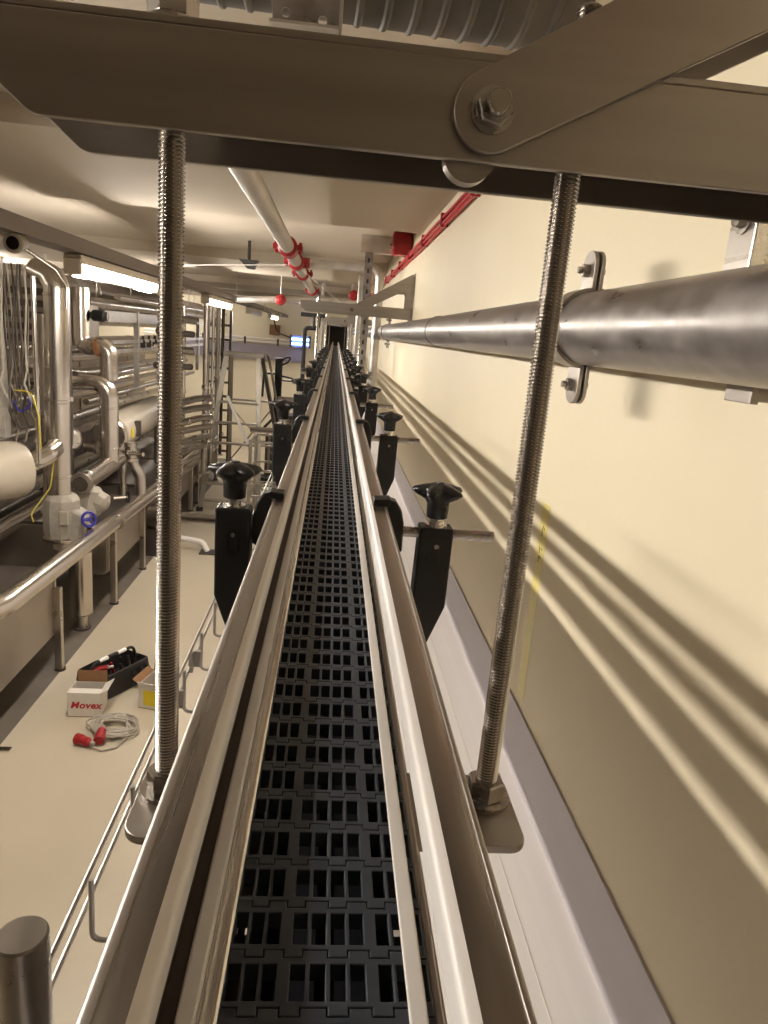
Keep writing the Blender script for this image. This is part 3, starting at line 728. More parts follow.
# main machine body behind
t = thing('machine_casing', 'dark stainless machine casing behind the pipework', 'machine', (-4.6, 8, FZ))
MB().box(-5.6, -3.62, 3.0, 15.5, -2.55, -1.62).build('lower_casing', 'tank', t, 0, .02)
MB().box(-5.4, -3.9, 3.5, 15, -1.62, -.62).build('upper_casing', 'tank', t, 0, .02)
for i in range(9):
    y = 3.6 + i * 1.28
    MB().box(-3.90, -3.878, y, y + 1.2, -1.55, -.7).build('casing_panel', 'tank', t, 0, .006)
    MB().box(-3.62, -3.598, y, y + 1.2, -2.45, -1.72).build('casing_panel', 'dark_steel', t, 0, .006)
for y in (3.4, 6.5, 9.6, 12.7, 15.2):
    MB().box(-4.0, -3.9, y, y + .1, FZ, -2.55).build('leg', 'steel', t, 0)
    MB().box(-5.4, -5.3, y, y + .1, FZ, -2.55).build('leg', 'steel', t, 0)
# vertical insulated pipe with valve jacket
pipe('vertical_duct', 'thick bright vertical insulated pipe standing left of the threaded rod', 'pipe',
     [([(-2.30, 6.1, -1.56), (-2.275, 6.1, .18), (-2.32, 6.13, .25), (-2.47, 6.22, .30)], .098, .06)], 'insul', None, 28,
     [((-2.289, 6.1, -.76), (0, 0, 1), .0985, .03), ((-2.279, 6.1, .10), (0, 0, 1), .0985, .02), ((-2.298, 6.1, -1.40), (0, 0, 1), .0985, .02)])
pipe('thin_bypass', 'thin bent steel tube curving over the top of the thick vertical pipe', 'pipe',
     [([(-2.165, 6.0, .0), (-2.155, 6.0, .18), (-2.22, 5.95, .30), (-2.62, 5.75, .57)], .014, .07)], 'insul', None, 10)
t = thing('insulated_valve', 'grey quilted valve jacket under the thick vertical pipe', 'valve', (-2.27, 6.1, -2.0))
MB().lathe((-2.29, 6.1, -1.99), (.03, 0, 1), [(0, .09), (.03, .125), (.12, .150), (.28, .158), (.40, .150), (.44, .115), (.45, .1)], 10).build('jacket', 'jacket', t, 25)
MB().prism(roundpoly([(-2.22, -1.62), (-2.08, -1.70), (-2.05, -1.84), (-2.12, -1.96), (-2.24, -1.98)], .03, 3), 'xz', 6.0, 6.18).build('jacket_bulge', 'jacket', t, 25, .02)
MB().lathe((-2.2935, 6.1, -1.96), (.03, 0, 1), [(0, .150), (.02, .156), (.04, .150)], 20).build('jacket_strap', 'insul', t)
MB().prism([(-2.17, -1.64), (-2.09, -1.69), (-2.11, -1.79), (-2.19, -1.74)], 'xz', 5.93, 5.94).build('jacket_flap', 'cream_clad', t, 0) if 0 else MB().box(-2.24, -2.17, 5.925, 5.945, -1.78, -1.66).build('jacket_label', 'cream_clad', t, 0, .003)
MB().cyl((-2.08, 6.1, -1.84), (-1.99, 6.02, -1.80), .02, 10).build('valve_stem', 'steel', t)
hw = MB()
c = Vector((-2.015, 5.985, -1.73)); ax = Vector((.75, -.6, .25)).normalized()
u = ax.cross(Vector((0, 0, 1))).normalized(); w = ax.cross(u)
hw.tube([c + (u * math.cos(2 * PI * k / 20) + w * math.sin(2 * PI * k / 20)) * .062 for k in range(20)], .012, 8, closed=True)
for k in range(3):
    a = 2 * PI * k / 3
    hw.cyl(c, c + (u * math.cos(a) + w * math.sin(a)) * .06, .009, 6)
hw.cyl(c - ax * .02, c + ax * .015, .018, 10)
hw.build('handwheel', 'blue', t)
MB().cyl(c - ax * .10, c - ax * .015, .014, 8).build('wheel_stem', 'steel', t)
MB().lathe((-2.28, 6.1, -2.16), (.02, 0, 1), [(0, .04), (.06, .05), (.13, .10), (.18, .09)], 16).build('outlet_cone', 'steel', t)
t = thing('insulated_valve', 'pale quilted valve jacket with white vent tube behind the blue handwheel', 'valve', (-2.13, 6.7, -1.9))
MB().lathe((-2.22, 6.55, -1.86), (.15, .2, .95), [(0, .08), (.04, .115), (.14, .125), (.24, .11), (.29, .06)], 9).build('jacket', 'jacket', t, 25)
MB().lathe((-2.13, 6.58, -1.72), (.85, -.1, -.35), [(0, .11), (.07, .10), (.10, .05)], 9).build('jacket_bulge', 'jacket', t, 25)
MB().cyl((-2.225, 6.6, -1.60), (-2.20, 6.56, -1.44), .035, 10).build('vent_tube', 'white_plastic', t)
MB().tube([Vector((-1.90, 6.75, -1.70)) + Vector((.2 * math.sin(2 * PI * k / 16), .5 * math.sin(2 * PI * k / 16) * .3, math.cos(2 * PI * k / 16))) * .055 for k in range(16)], .011, 6, closed=True).build('handwheel', 'black', t)
MB().cyl((-2.02, 6.7, -1.71), (-1.90, 6.75, -1.70), .014, 8).build('valve_stem', 'steel', t)
# downpipe
t = thing('downpipe', 'vertical insulated downpipe ending in a thinner leg on the floor', 'pipe', (-2.135, 6.1, FZ))
MB().lathe((-2.135, 6.1, -2.66), (0, 0, 1), [(0, .082), (.02, .098), (.60, .098), (.62, .04)], 24).build('downpipe_cladding', 'insul', t)
MB().cyl((-2.135, 6.1, FZ), (-2.135, 6.1, -2.65), .052, 16).build('downpipe_leg', 'steel', t)
MB().cyl((-2.135, 6.1, FZ + .0045), (-2.135, 6.1, FZ + .02), .08, 16).build('foot_plate', 'dark_steel', t)
# second vertical pipe with orange band
pipe('s_bend_duct', 'bright insulated pipe with an S bend and an orange band', 'pipe',
     [([(-2.48, 7.25, .22), (-2.48, 7.25, -.37), (-2.22, 7.25, -.27), (-2.215, 7.25, -.64)], .086, [.13, .13])], 'insul', None, 24,
     [((-2.355, 7.25, -.335), (.8, 0, .30), .088, .07)], 'copper')
MB()
pipe('elbow_duct', 'bright insulated pipe with elbow dropping beside the cream vessel', 'pipe',
     [([(-3.6, 7.2, -.66), (-2.205, 7.2, -.66), (-2.205, 7.2, -1.46)], .088, .15)], 'insul', None, 24,
     [((-2.62, 7.2, -.66), (1, 0, 0), .0885, .02), ((-2.205, 7.2, -.92), (0, 0, 1), .0885, .02), ((-2.205, 7.2, -1.33), (0, 0, 1), .0885, .02)])
t = pipe('stub_pipe', 'short wide polished pipe with an open ringed end below the elbow', 'pipe', [([(-2.20, 7.45, -1.47), (-2.23, 6.42, -1.53)], .088, 0)], 'insul', None, 24)
MB().lathe((-2.231, 6.42, -1.53), (.03, 1, .06), [(0, .105), (.03, .105), (.035, .088)], 24).build('end_ring', 'steel', t)
MB().lathe((-2.2316, 6.415, -1.53), (.03, 1, .06), [(0, .07), (.004, .07)], 20).build('end_cap', 'dark_steel', t)
# cream vessels
t = thing('cream_vessel', 'cream insulated cylinder vessel with glass flanged end', 'vessel', (-2.47, 9, -1.27))
MB().lathe((-2.42, 7.95, -1.30), (-.05, 1, 0), [(0, .14), (.02, .195), (.06, .2), (2.6, .2), (2.75, .17), (2.8, .05)], 28).build('vessel_shell', 'cream_clad', t)
MB().lathe((-2.415, 7.86, -1.30), (-.05, 1, 0), [(0, .17), (.02, .19), (.05, .19), (.06, .17), (.1, .17)], 28).build('end_flange', 'steel', t)
for k in range(10):
    a = 2 * PI * k / 10
    MB().hexa((-2.415 + .165 * math.cos(a), 7.86, -1.30 + .165 * math.sin(a)), (0, -1, 0), .016, .02).build('flange_bolt', 'nut', t, 0)
MB().box(-2.26, -2.2, 8.30, 8.38, -1.36, -1.18).build('gauge_box', 'dark_steel', t, 0, .006)
MB().box(-2.225, -2.215, 8.05, 8.12, -1.34, -1.24).build('warning_label', 'label_yellow', t, 0)
MB().cyl((-2.4, 8.3, -1.5), (-2.4, 8.3, -2.45), .05, 10).build('vessel_leg', 'steel', t); MB().cyl((-2.5, 10.4, -1.45), (-2.5, 10.4, -2.066), .05, 10).build('vessel_leg', 'steel', t)
t = thing('cream_vessel', 'cream insulated cylinder with rounded end at the left picture edge', 'vessel', (-2.6, 5.3, -1.24))
MB().lathe((-2.95, 4.95, -1.245), (.62, .78, 0), [(0, .05), (.02, .2), (.06, .225), (.82, .225), (.875, .205), (.90, .15), (.905, .02)], 30).build('vessel_shell', 'cream_clad', t)
MB().tube(fillet([(-2.42, 5.62, -1.24), (-2.30, 5.85, -1.16), (-2.30, 6.02, -1.13)], .1, 4), .085, 18).build('vessel_neck', 'insul', t)
MB().cyl((-2.62, 5.3, -1.46), (-2.62, 5.3, -1.74), .06, 12).build('vessel_leg', 'steel', t)
# lower bright pipes running along the casing
for (x, z, r, y0, y1, lab, m) in (
        (-2.9, -1.97, .085, 3.0, 9.5, 'polished lower pipe running back beside the valve jackets', 'insul'),
        (-2.95, -1.74, .065, 3.0, 9.5, 'thin steel pipe above the polished lower pipe', 'steel'),
        (-3.45, -.44, .11, 4.0, 15, 'thick polished pipe high along the machine casing', 'insul'),
        (-3.3, -.80, .085, 4.0, 15, 'polished pipe at half height along the machine casing', 'steel'),
        (-3.42, -1.06, .085, 4.0, 15, 'polished pipe below the half height pipe along the casing', 'insul'),
        (-3.38, -1.36, .06, 4.0, 15, 'slim steel pipe low along the machine casing', 'steel'),
        (-2.75, -1.50, .05, 8.5, 14.5, 'slim bright pipe below the cream vessel', 'insul'),
        (-3.1, -.52, .075, 7.9, 14.5, 'bright pipe running back from the orange band', 'insul'),
        (-2.95, -.78, .05, 8.0, 14.5, 'slim pipe with a bright joint running back above the vessel', 'insul'),
        (-2.8, -1.00, .035, 8.3, 14.5, 'thin pipe just above the cream vessel', 'steel'),
        (-2.6, .10, .06, 7.6, 15.5, 'bright lagged pipe hung under the first lamp', 'insul'),
        (-2.9, .22, .14, 8.05, 15.5, 'large dull lagged pipe hung under the ceiling lamps', 'tank'),
        (-3.3, .12, .12, 8.05, 15.5, 'large dull lagged pipe farther left under the ceiling', 'tank'),
        (-2.35, .18, .035, 8.0, 15.5, 'thin bright conduit under the cable tray', 'insul'),
        (-3.7, -.10, .10, 5.0, 15.5, 'dull pipe high behind the vertical pipes', 'steel')):
    b = [((x, y, z), (0, 1, 0), r * 1.01, .04) for y in [y0 + .7 + 1.9 * k for k in range(int((y1 - y0) / 1.9))]]
    hz = z > -.2
    t = pipe('process_pipe', lab, 'pipe', [([(x, y0, z), (x, y1, z)], r, 0)], m, 'pipes running along the machine casing', 18, b)
    if hz:
        for y in (y0 + .5, (y0 + y1) / 2, y1 - .5): MB().cyl((x, y, z + r * .9), (x, y, CZ - .0005), .007, 6).build('hanger_rod', 'galv_light', t)
# slim verticals and frames
k = 0
for (x, y, z0, z1, r, m, lab) in (
        (-2.235, 5.55, -1.20, .22, .018, 'insul', 'thin steel standpipe left of the thick vertical pipe'),
        (-2.60, 6.6, -1.86, -.05, .03, 'tank', 'dull steel post just left of the thick vertical pipe'),
        (-2.62, 6.9, -1.86, .25, .045, 'steel', 'steel post in the gap between the two thick vertical pipes'),
        (-2.48, 6.9, -1.86, .18, .03, 'dark_steel', 'dark slim post in the gap between the two vertical pipes'),
        (-2.60, 8.6, -1.08, -.52, .017, 'white_plastic', 'pale short post above the cream vessel'),
        (-1.74, 9.9, -2.08, .30, .04, 'steel', 'tall steel post just right of the left threaded rod'),
        (-1.98, 9.6, -2.07, .18, .03, 'insul', 'bright vertical pipe behind the left threaded rod'),
        (-1.70, 10.2, -2.07, .30, .022, 'steel', 'steel post beside the wall ladder'),
        (-1.78, 11.6, -2.11, .25, .025, 'dark_steel', 'dark post beside the wall ladder'),
        (-1.95, 12.2, -2.11, .25, .04, 'steel', 'farthest steel post behind the left threaded rod')):
    t = thing('standpipe', lab, 'pipe', (x, y, z0), 'slim vertical pipes and posts')
    MB().cyl((x, y, z0), (x, y, z1), r, 12).build('pipe_run', m, t)
    MB().lathe((x, y, z0), (0, 0, 1), [(0, r * 2), (.02, r * 2)], 12).build('base_flange', 'steel', t)
    MB().lathe((x, y, (z0 + z1) / 2), (0, 0, 1), [(0, r * 1.3), (.05, r * 1.3)], 12).build('union_nut', 'insul', t)
# galvanised frame behind
t = thing('pipe_rack', 'pale steel pipe rack with rails under the lagged pipes', 'rack', (-2.9, 12, -.4))
for (y, z0, z1) in ((9.6, -.9, .06), (10.8, -.9, .06), (12.2, -.9, .06), (13.8, -.9, .06)):
    MB().box(-2.62, -2.56, y, y + .06, z0, z1).build('rack_post', 'galv_light', t, 0)
for z in (-.06, -.34, -.45):
    MB().box(-2.60, -2.57, 8.6, 14.6, z, z + .04).build('rack_rail', 'galv_light', t, 0)
for i in range(4):
    MB().lathe((-2.58, 9.9 + i * .32, -.41), (0, 0, 1), [(0, .03), (.08, .035), (.12, .018), (.16, .018)], 10).build('rack_valve', 'cable_dark', t)
t = thing('rack_canopy', 'dark blue grey corrugated cover above the pipe rack', 'cover', (-3, 10, .0))
for i in range(14):
    MB().box(-3.05, -2.6, 8.4 + i * .16, 8.52 + i * .16, -.06 - .0 * i, .01).build('cover_slat', 'dark_steel', t, 0, .006)
MB().box(-2.6, -2.58, 8.3, 10.7, -.09, .03).build('cover_edge', 'galv_light', t, 0)
t = thing('motor', 'small black motor on the side of the s bend pipe', 'motor', (-2.36, 7.25, -.02))
MB().lathe((-2.39, 7.25, -.03), (1, 0, 0), [(0, .03), (.03, .055), (.13, .055), (.15, .04)], 12).build('motor_body', 'black', t)
MB().lathe((-2.24, 7.25, -.03), (1, 0, 0), [(0, .042), (.02, .042)], 12).build('motor_cap', 'dark_steel', t)
# air handling box upper left
t = thing('fan_unit', 'brown ribbed fan housing high on the left behind the cables', 'fan', (-3.3, 7.0, .1))
MB().prism(roundpoly([(-3.3, -.35), (-2.55, -.35), (-2.55, .10), (-2.75, .27), (-3.3, .27)], [.02, .02, .08, .08, .02], 4), 'xz', 6.9, 8.0).build('fan_body', 'tank', t, 30)
for i in range(5):
    MB().box(-3.25, -2.6, 6.87, 6.901, -.31 + i * .105, -.25 + i * .105).build('fan_rib', 'dark_steel', t, 0, .006)
t = thing('cable_trunking', 'vertical grey trunking at the left picture edge', 'trunking', (-2.5, 5.6, -.4))
MB().box(-2.62, -2.50, 5.6, 5.7, -1.0, .33).build('trunking_body', 'galv_light', t, 0, .006)
MB().box(-2.60, -2.52, 5.59, 5.601, -.95, .30).build('trunking_cover', 'cable', t, 0)
t = thing('cable_bundle', 'bundle of grey cables hanging beside the trunking at left', 'cable', (-2.38, 5.6, -.4))
random.seed(3)
for k in range(13):
    x = -2.475 + .0145 * k; y = 5.56 + .03 * (k % 3)
    pts = [(x + .012 * math.sin(j * .9 + k), y + .01 * math.cos(j * 1.1 + k), .30 - j * .11) for j in range(8 + k % 4)]
    pts += [(x + .05 * (1 if k % 2 else -.6), y, pts[-1][2] - .10), (x + .02, y, pts[-1][2] - .22)]
    MB().tube(fillet(pts, .05, 3), .0075, 6).build('hanging_cable', ('cable', 'dark_steel', 'dark_steel', 'steel')[k % 4], t)
MB().tube(fillet([(-2.40, 5.55, -.62), (-2.25, 5.5, -.62), (-2.20, 5.48, -.8), (-2.20, 5.5, -1.05)], .08, 5), .006, 8).build('yellow_cable', 'yellow', t)
MB().tube(fillet([(-2.34, 5.58, -.55), (-2.28, 5.55, -.72), (-2.36, 5.54, -.80), (-2.42, 5.56, -.7)], .04, 4), .006, 8).build('blue_connector', 'blue', t)
t = thing('grounding_lead', 'yellow lead hanging between the cream vessel and the valve jacket', 'cable', (-2.3, 5.9, -1.5))
MB().tube(fillet([(-2.28, 5.96, -1.22), (-2.30, 5.92, -1.45), (-2.42, 5.8, -1.66), (-2.40, 5.8, -1.73)], .1, 4), .006, 8).build('lead_strand', 'yellow', t)
MB().cyl((-2.28, 5.96, -1.22), (-2.28, 5.97, -1.17), .014, 8).build('lead_lug', 'nut', t)
# pump cluster below elbow
t = thing('pump', 'rounded steel pump casing in the dark gap behind the elbow pipe', 'pump', (-2.55, 7.3, -1.3))
MB().lathe((-2.62, 7.15, -1.25), (.5, -.8, .1), [(0, .05), (.03, .12), (.10, .14), (.17, .11), (.20, .05), (.28, .045), (.29, .07), (.31, .07)], 20).build('pump_casing', 'steel', t)
MB().lathe((-2.45, 7.2, -1.32), (1, 0, 0), [(0, .05), (.10, .05), (.11, .07), (.13, .07)], 16).build('pump_outlet', 'steel', t)
MB().cyl((-2.6, 7.15, -1.83), (-2.6, 7.15, -1.3), .03, 10).build('pump_foot', 'dark_steel', t)
# valve stack below the vessel
t = thing('valve_stack', 'crooked steel pipe stack with clamp fittings below the cream vessel', 'valve', (-2.03, 7.5, -1.86))
MB().tube(fillet([(-2.10, 7.55, -1.30), (-2.09, 7.55, -1.50), (-2.00, 7.55, -1.66), (-1.99, 7.55, -1.86)], .1, 5), .06, 16).build('stack_pipe', 'steel', t)
for z in (-1.42, -1.50):
    MB().lathe((-2.095, 7.55, z), (0, 0, 1), [(0, .082), (.03, .082)], 18).build('clamp_ring', 'insul', t)
MB().cyl((-2.10, 7.5, -1.41), (-1.93, 7.42, -1.40), .022, 10).build('clamp_wing', 'insul', t)
# u bend stack right of the rod
for i, (z, dx, r) in enumerate(((-.98, 0, .045), (-1.24, .02, .045), (-1.50, -.01, .04))):
    pipe('u_bend_pipe', 'U bend pipe right of the left threaded rod, %s of three' % ['topmost', 'middle', 'lowest'][i], 'pipe',
         [([(-1.97, 8.95, z - .05), (-1.78 + dx, 9.42, z - .01), (-1.64 + dx, 9.75, z - .01), (-1.64 + dx, 9.75, z - .135), (-1.78 + dx, 9.42, z - .135), (-1.97, 8.95, z - .15)], r, .06)], 'insul' if i % 2 else 'steel', 'stacked U bend pipes', 14,
         [((-1.86 + dx, 9.22, z - .03), (.37, .93, 0), r * 1.02, .03)])
for i, (y, z0) in enumerate(((8.7, -.55), (8.7, -.35), (8.8, -.15), (8.9, .02))):
    pipe('cross_pipe', 'short dark cross pipe behind the left threaded rod, %s of four' % ['lowest', 'second from the bottom', 'third from the bottom', 'topmost'][i], 'pipe',
         [([(-2.12, y, z0), (-1.80, y + .5, z0 - .02)], .04 + .008 * (i % 2), 0)], 'steel' if i % 2 else 'dark_steel', 'short cross pipes', 12, [((-1.95, y + .266, z0 - .011), (.54, .84, 0), .05, .04)])
# sloping guard with bright rail, beyond the header
t = thing('guard_rail', 'sloping bright steel guard rail over the far tank modules', 'rail', (-1.93, 11, -1.9))
MB().cyl((-1.90, 8.95, -1.80), (-1.86, 12.3, -1.86), .035, 12).build('rail_tube', 'insul', t)
for y in (9.2, 10.6, 12.0): MB().cyl((-1.90, y, -1.97), (-1.895, y, -1.83), .02, 8).build('rail_post', 'steel', t)
t = thing('motor', 'round steel motor under the far tank module by the floor', 'motor', (-1.95, 8.3, -2.4))
MB().lathe((-2.1, 8.35, -2.32), (1, -.15, 0), [(0, .12), (.02, .15), (.16, .15), (.19, .12), (.2, .05)], 20).build('motor_body', 'steel', t)
MB().box(-2.12, -1.92, 8.25, 8.45, FZ, -2.46).build('motor_foot', 'dark_steel', t, 0)
# floor pipe to drain
t = pipe('drain_pipe', 'white pipe bending down into a floor drain', 'pipe', [([(-2.0, 8.7, -2.66), (-1.50, 8.55, -2.67), (-1.43, 8.53, FZ + .012)], .035, .08)], 'white_plastic')
MB().box(-1.52, -1.28, 8.42, 8.62, FZ + .0005, FZ + .012).build('drain_grate', 'dark_steel', t, 0)

# ================================================================== LADDERS AND FAR EQUIPMENT
def rail_(b, p, q, w=.06, h=.03): b.bar(p, q, w, h)
t = thing('step_ladder', 'aluminium A frame step ladder with platform beside the machines', 'ladder', (-1.35, 11, FZ))
A = [(-1.62, 10.95, -.44), (-1.14, 10.95, -.44)]; Bq = [(-1.90, 10.55, FZ), (-1.02, 10.55, FZ)]
Cq = [(-1.56, 11.05, -.44), (-1.10, 11.05, -.44)]; Dq = [(-1.66, 11.9, FZ), (-.66, 11.9, FZ)]
for p, q in zip(A, Bq): MB().bar(p, q, .07, .035).build('front_stile', 'aluminium', t, 0)
for p, q in zip(Cq, Dq): MB().bar(p, q, .06, .03).build('rear_stile', 'aluminium', t, 0)
lerp = lambda a, b, f: tuple(a[i] + (b[i] - a[i]) * f for i in range(3))
MB().box(-1.66, -1.06, 10.90, 11.12, -.46, -.40).build('top_platform', 'aluminium', t, 0, .006)
for f in (.30, .43, .56, .69, .82, .93):
    p, q = lerp(A[0], Bq[0], f), lerp(A[1], Bq[1], f)
    MB().bar(p, q, .10, .03).build('tread', 'aluminium', t, 0)
for f in (.30, .62, .9):
    MB().bar(lerp(Cq[0], Dq[0], f), lerp(Cq[1], Dq[1], f), .04, .025).build('rear_brace', 'aluminium', t, 0)
for s, e in ((lerp(Cq[0], Dq[0], .35), lerp(Cq[1], Dq[1], .75)), (lerp(Cq[1], Dq[1], .35), lerp(Cq[0], Dq[0], .75))):
    MB().bar(s, e, .025, .015).build('diagonal_brace', 'aluminium', t, 0)
MB().tube(fillet([(-1.08, 11.0, -.42), (-1.02, 11.2, -.40), (-.80, 11.6, -1.6), (-.66, 11.9, -2.2)], .1, 4), .02, 8).build('handrail', 'aluminium', t)
MB().cyl((-1.56, 10.75, -1.05), (-1.12, 10.7, -1.98), .024, 8).build('safety_bar', 'white_plastic', t)
for q in Bq: MB().cyl((q[0], q[1], FZ), (q[0], q[1], FZ + .06), .05, 10).build('castor', 'cable_dark', t)
t = thing('wall_ladder', 'grey vertical ladder with rungs left of the step ladder', 'ladder', (-2.1, 13, -1.4))
for x in (-2.24, -1.86): MB().box(x - .02, x + .02, 12.97, 13.03, FZ, .22).build('ladder_stile', 'dark_steel', t, 0)
for i in range(11): MB().box(-2.22, -1.88, 12.975, 13.025, -2.55 + i * .25, -2.51 + i * .25).build('rung', 'dark_steel', t, 0)
t = thing('mobile_lift', 'black upright mast with handle bars beside the step ladder', 'lift', (-1.0, 13, FZ))
MB().box(-1.05, -.92, 12.95, 13.05, FZ + .1, -.52).build('mast', 'black', t, 0, .01)
MB().tube(fillet([(-.98, 12.98, -.62), (-.86, 12.9, -.50), (-.76, 12.9, -.48), (-.82, 12.9, -.58), (-.96, 12.98, -.66)], .04, 4), .015, 8).build('upper_handle', 'black', t)
MB().tube(fillet([(-.96, 12.96, -.83), (-.72, 12.9, -.86), (-.72, 12.9, -.91), (-.96, 12.96, -.91)], .03, 4), .015, 8).build('lower_handle', 'black', t)
MB().tube(fillet([(-1.0, 12.96, -.80), (-1.24, 12.9, -.80), (-1.25, 12.9, -1.22)], .02, 3), .02, 8).build('side_lever', 'black', t)
MB().bar((-1.0, 12.95, -1.55), (-1.2, 12.9, -1.78), .06, .04).build('mast_stay', 'black', t, 0)
MB().box(-1.3, -.7, 12.8, 13.2, FZ, FZ + .1).build('lift_base', 'black', t, 0, .01)
for i, (x0, x1, z) in enumerate(((-1.06, -.42, -1.72), (-1.2, -.75, -1.9))):
    t = thing('steel_cabinet', ('grey brown louvred cabinet behind the black mast', 'brown steel cabinet behind the step ladder')[i], 'cabinet', ((x0 + x1) / 2, 14.5 - i, FZ), 'cabinets by the ladder')
    MB().box(x0, x1, 14.5 - i * 1.2, 15 - i * 1.2, FZ, z).build('cabinet_body', 'dark_steel', t, 0, .01)
    for k in range(5):
        MB().box(x0 + .05 + k * (x1 - x0 - .1) / 5, x0 + .03 + (k + 1) * (x1 - x0 - .1) / 5, 14.48 - i * 1.2, 14.502 - i * 1.2, FZ + .15, z - .08).build('cabinet_panel', 'tank', t, 0)
t = thing('work_platform', 'aluminium platform frame with cross braces behind the bracket knob', 'platform', (-.7, 10, FZ))
for x in (-1.02, -.52):
    for y in (9.2, 9.9): MB().box(x - .02, x + .02, y - .02, y + .02, FZ, -1.45).build('platform_post', 'aluminium', t, 0)
for z in (-2.55, -2.2, -1.85, -1.47):
    for x0, x1, y0, y1 in ((-1.02, -.52, 9.2, 9.2), (-1.02, -.52, 9.9, 9.9), (-1.02, -1.02, 9.2, 9.9), (-.52, -.52, 9.2, 9.9)):
        MB().bar((x0, y0, z), (x1, y1, z), .03, .03).build('platform_rail', 'aluminium', t, 0)
MB().bar((-1.02, 9.2, -2.55), (-.52, 9.2, -1.85), .025, .02).build('cross_brace', 'aluminium', t, 0)
MB().bar((-.52, 9.2, -2.55), (-1.02, 9.2, -1.85), .025, .02).build('cross_brace', 'aluminium', t, 0)
t = thing('control_desk', 'low white steel trolley with shelves far beside the conveyor', 'trolley', (-.4, 12, FZ))
for z in (-2.5, -2.1, -1.7): MB().box(-.62, -.30, 11.6, 12.6, z, z + .04).build('shelf', 'cream_clad', t, 0)
for x in (-.61, -.33):
    for y in (11.61, 12.56): MB().box(x, x + .03, y, y + .03, FZ, -1.3).build('trolley_post', 'cream_clad', t, 0)

# ================================================================== THINGS ON THE FLOOR
def carton(name, label, c, L, W, H, rot, outer, flaps, text=None):
    t = thing(name, label, 'box', (c[0], c[1], FZ), None)
    R = Matrix.Translation((c[0], c[1], FZ)) @ Matrix.Rotation(rot, 4, 'Z')
    th = .006
    b = MB().box(-L / 2, L / 2, -W / 2, W / 2, .0005, th)
    b.build('carton_floor', 'carton', t, 0).data.transform(R)
    for nm, bx in (('front_panel', (-L / 2, L / 2, -W / 2, -W / 2 + th, th, H)), ('back_panel', (-L / 2, L / 2, W / 2 - th, W / 2, th, H)),
                   ('side_panel', (-L / 2, -L / 2 + th, -W / 2 + th, W / 2 - th, th, H)), ('side_panel', (L / 2 - th, L / 2, -W / 2 + th, W / 2 - th, th, H))):
        o = MB().box(*bx).build(nm, outer, t, 0); o.data.transform(R)
    for (x0, y0, x1, y1, dx, dy, dz, m) in flaps:
        v = [(x0, y0, H), (x1, y1, H), (x1 + dx, y1 + dy, H + dz), (x0 + dx, y0 + dy, H + dz)]
        n = Vector((x1 - x0, y1 - y0, 0)).cross(Vector((dx, dy, dz))).normalized() * .004
        v2 = [tuple(Vector(p) + n) for p in v]
        o = MB().add(v + v2, [(0, 1, 2, 3), (7, 6, 5, 4), (0, 4, 5, 1), (1, 5, 6, 2), (2, 6, 7, 3), (3, 7, 4, 0)]).build('flap', m, t, 0); o.data.transform(R)
    return t, R
def text_on(parent, body, size, R, loc, rot, m, shear=0, offset=0):
    cu = bpy.data.curves.new('printed_text', 'FONT'); cu.body = body; cu.size = size; cu.shear = shear; cu.offset = offset
    cu.align_x = 'CENTER'; cu.align_y = 'CENTER'; cu.extrude = .0004; cu.space_character = 1.08
    o = bpy.data.objects.new('printed_text', cu); COL.objects.link(o); cu.materials.append(M[m])
    bpy.context.view_layer.update()
    me = bpy.data.meshes.new_from_object(o.evaluated_get(bpy.context.evaluated_depsgraph_get())); bpy.data.objects.remove(o)
    o = bpy.data.objects.new('printed_text', me); COL.objects.link(o)
    o.parent = parent; o.matrix_parent_inverse = parent.matrix_world.inverted()
    o.matrix_world = R @ Matrix.Translation(loc) @ Matrix.Rotation(rot[0], 4, 'X')
    return o
h = .185; L, W = .225, .18
t, R = carton('printed_carton', 'white carton with red printed name, open flap, on the floor', (-1.615, 4.70), L, W, h, .03, 'carton_white',
              [(-L / 2 + .02, W / 2, L / 2, W / 2, 0, .01, .085, 'carton'), (L / 2, -W / 2, L / 2, W / 2, .05, 0, .03, 'carton_white'), (-L / 2, -W / 2, L / 2, -W / 2, 0, .06, .005, 'carton_white')])
text_on(t, 'Movex', .072, R, (.012, -W / 2 - .0006, .092), (PI / 2,), 'red_print', .25, .0022)
o = MB().box(-.02, .10, -W / 2 - .0012, -W / 2 - .0002, h - .022, h - .008).build('print_strip', 'red_print', t, 0) if 0 else None
text_on(t, 'Movex', .03, R, (.045, -W / 2 + .03, h + .0035 - .0), (.1,), 'red_print', .25, .001)
L2, W2, h2 = .17, .23, .19
t, R = carton('open_carton', 'open brown carton with yellow label beside the threaded rod on the floor', (-1.165, 4.86), L2, W2, h2, -.25, 'carton_white',
              [(-L2 / 2, W2 / 2, L2 / 2, W2 / 2, 0, .03, .10, 'carton'), (-L2 / 2, -W2 / 2, -L2 / 2, W2 / 2, -.05, 0, .03, 'carton'), (L2 / 2, -W2 / 2, L2 / 2, W2 / 2, .04, 0, .06, 'carton'), (-L2 / 2, -W2 / 2, L2 / 2, -W2 / 2, 0, -.02, .03, 'carton_white')])
o = MB().box(-.045, .07, -W2 / 2 - .002, -W2 / 2 - .0004, .03, .15).build('yellow_label', 'label_yellow', t, 0); o.data.transform(R)
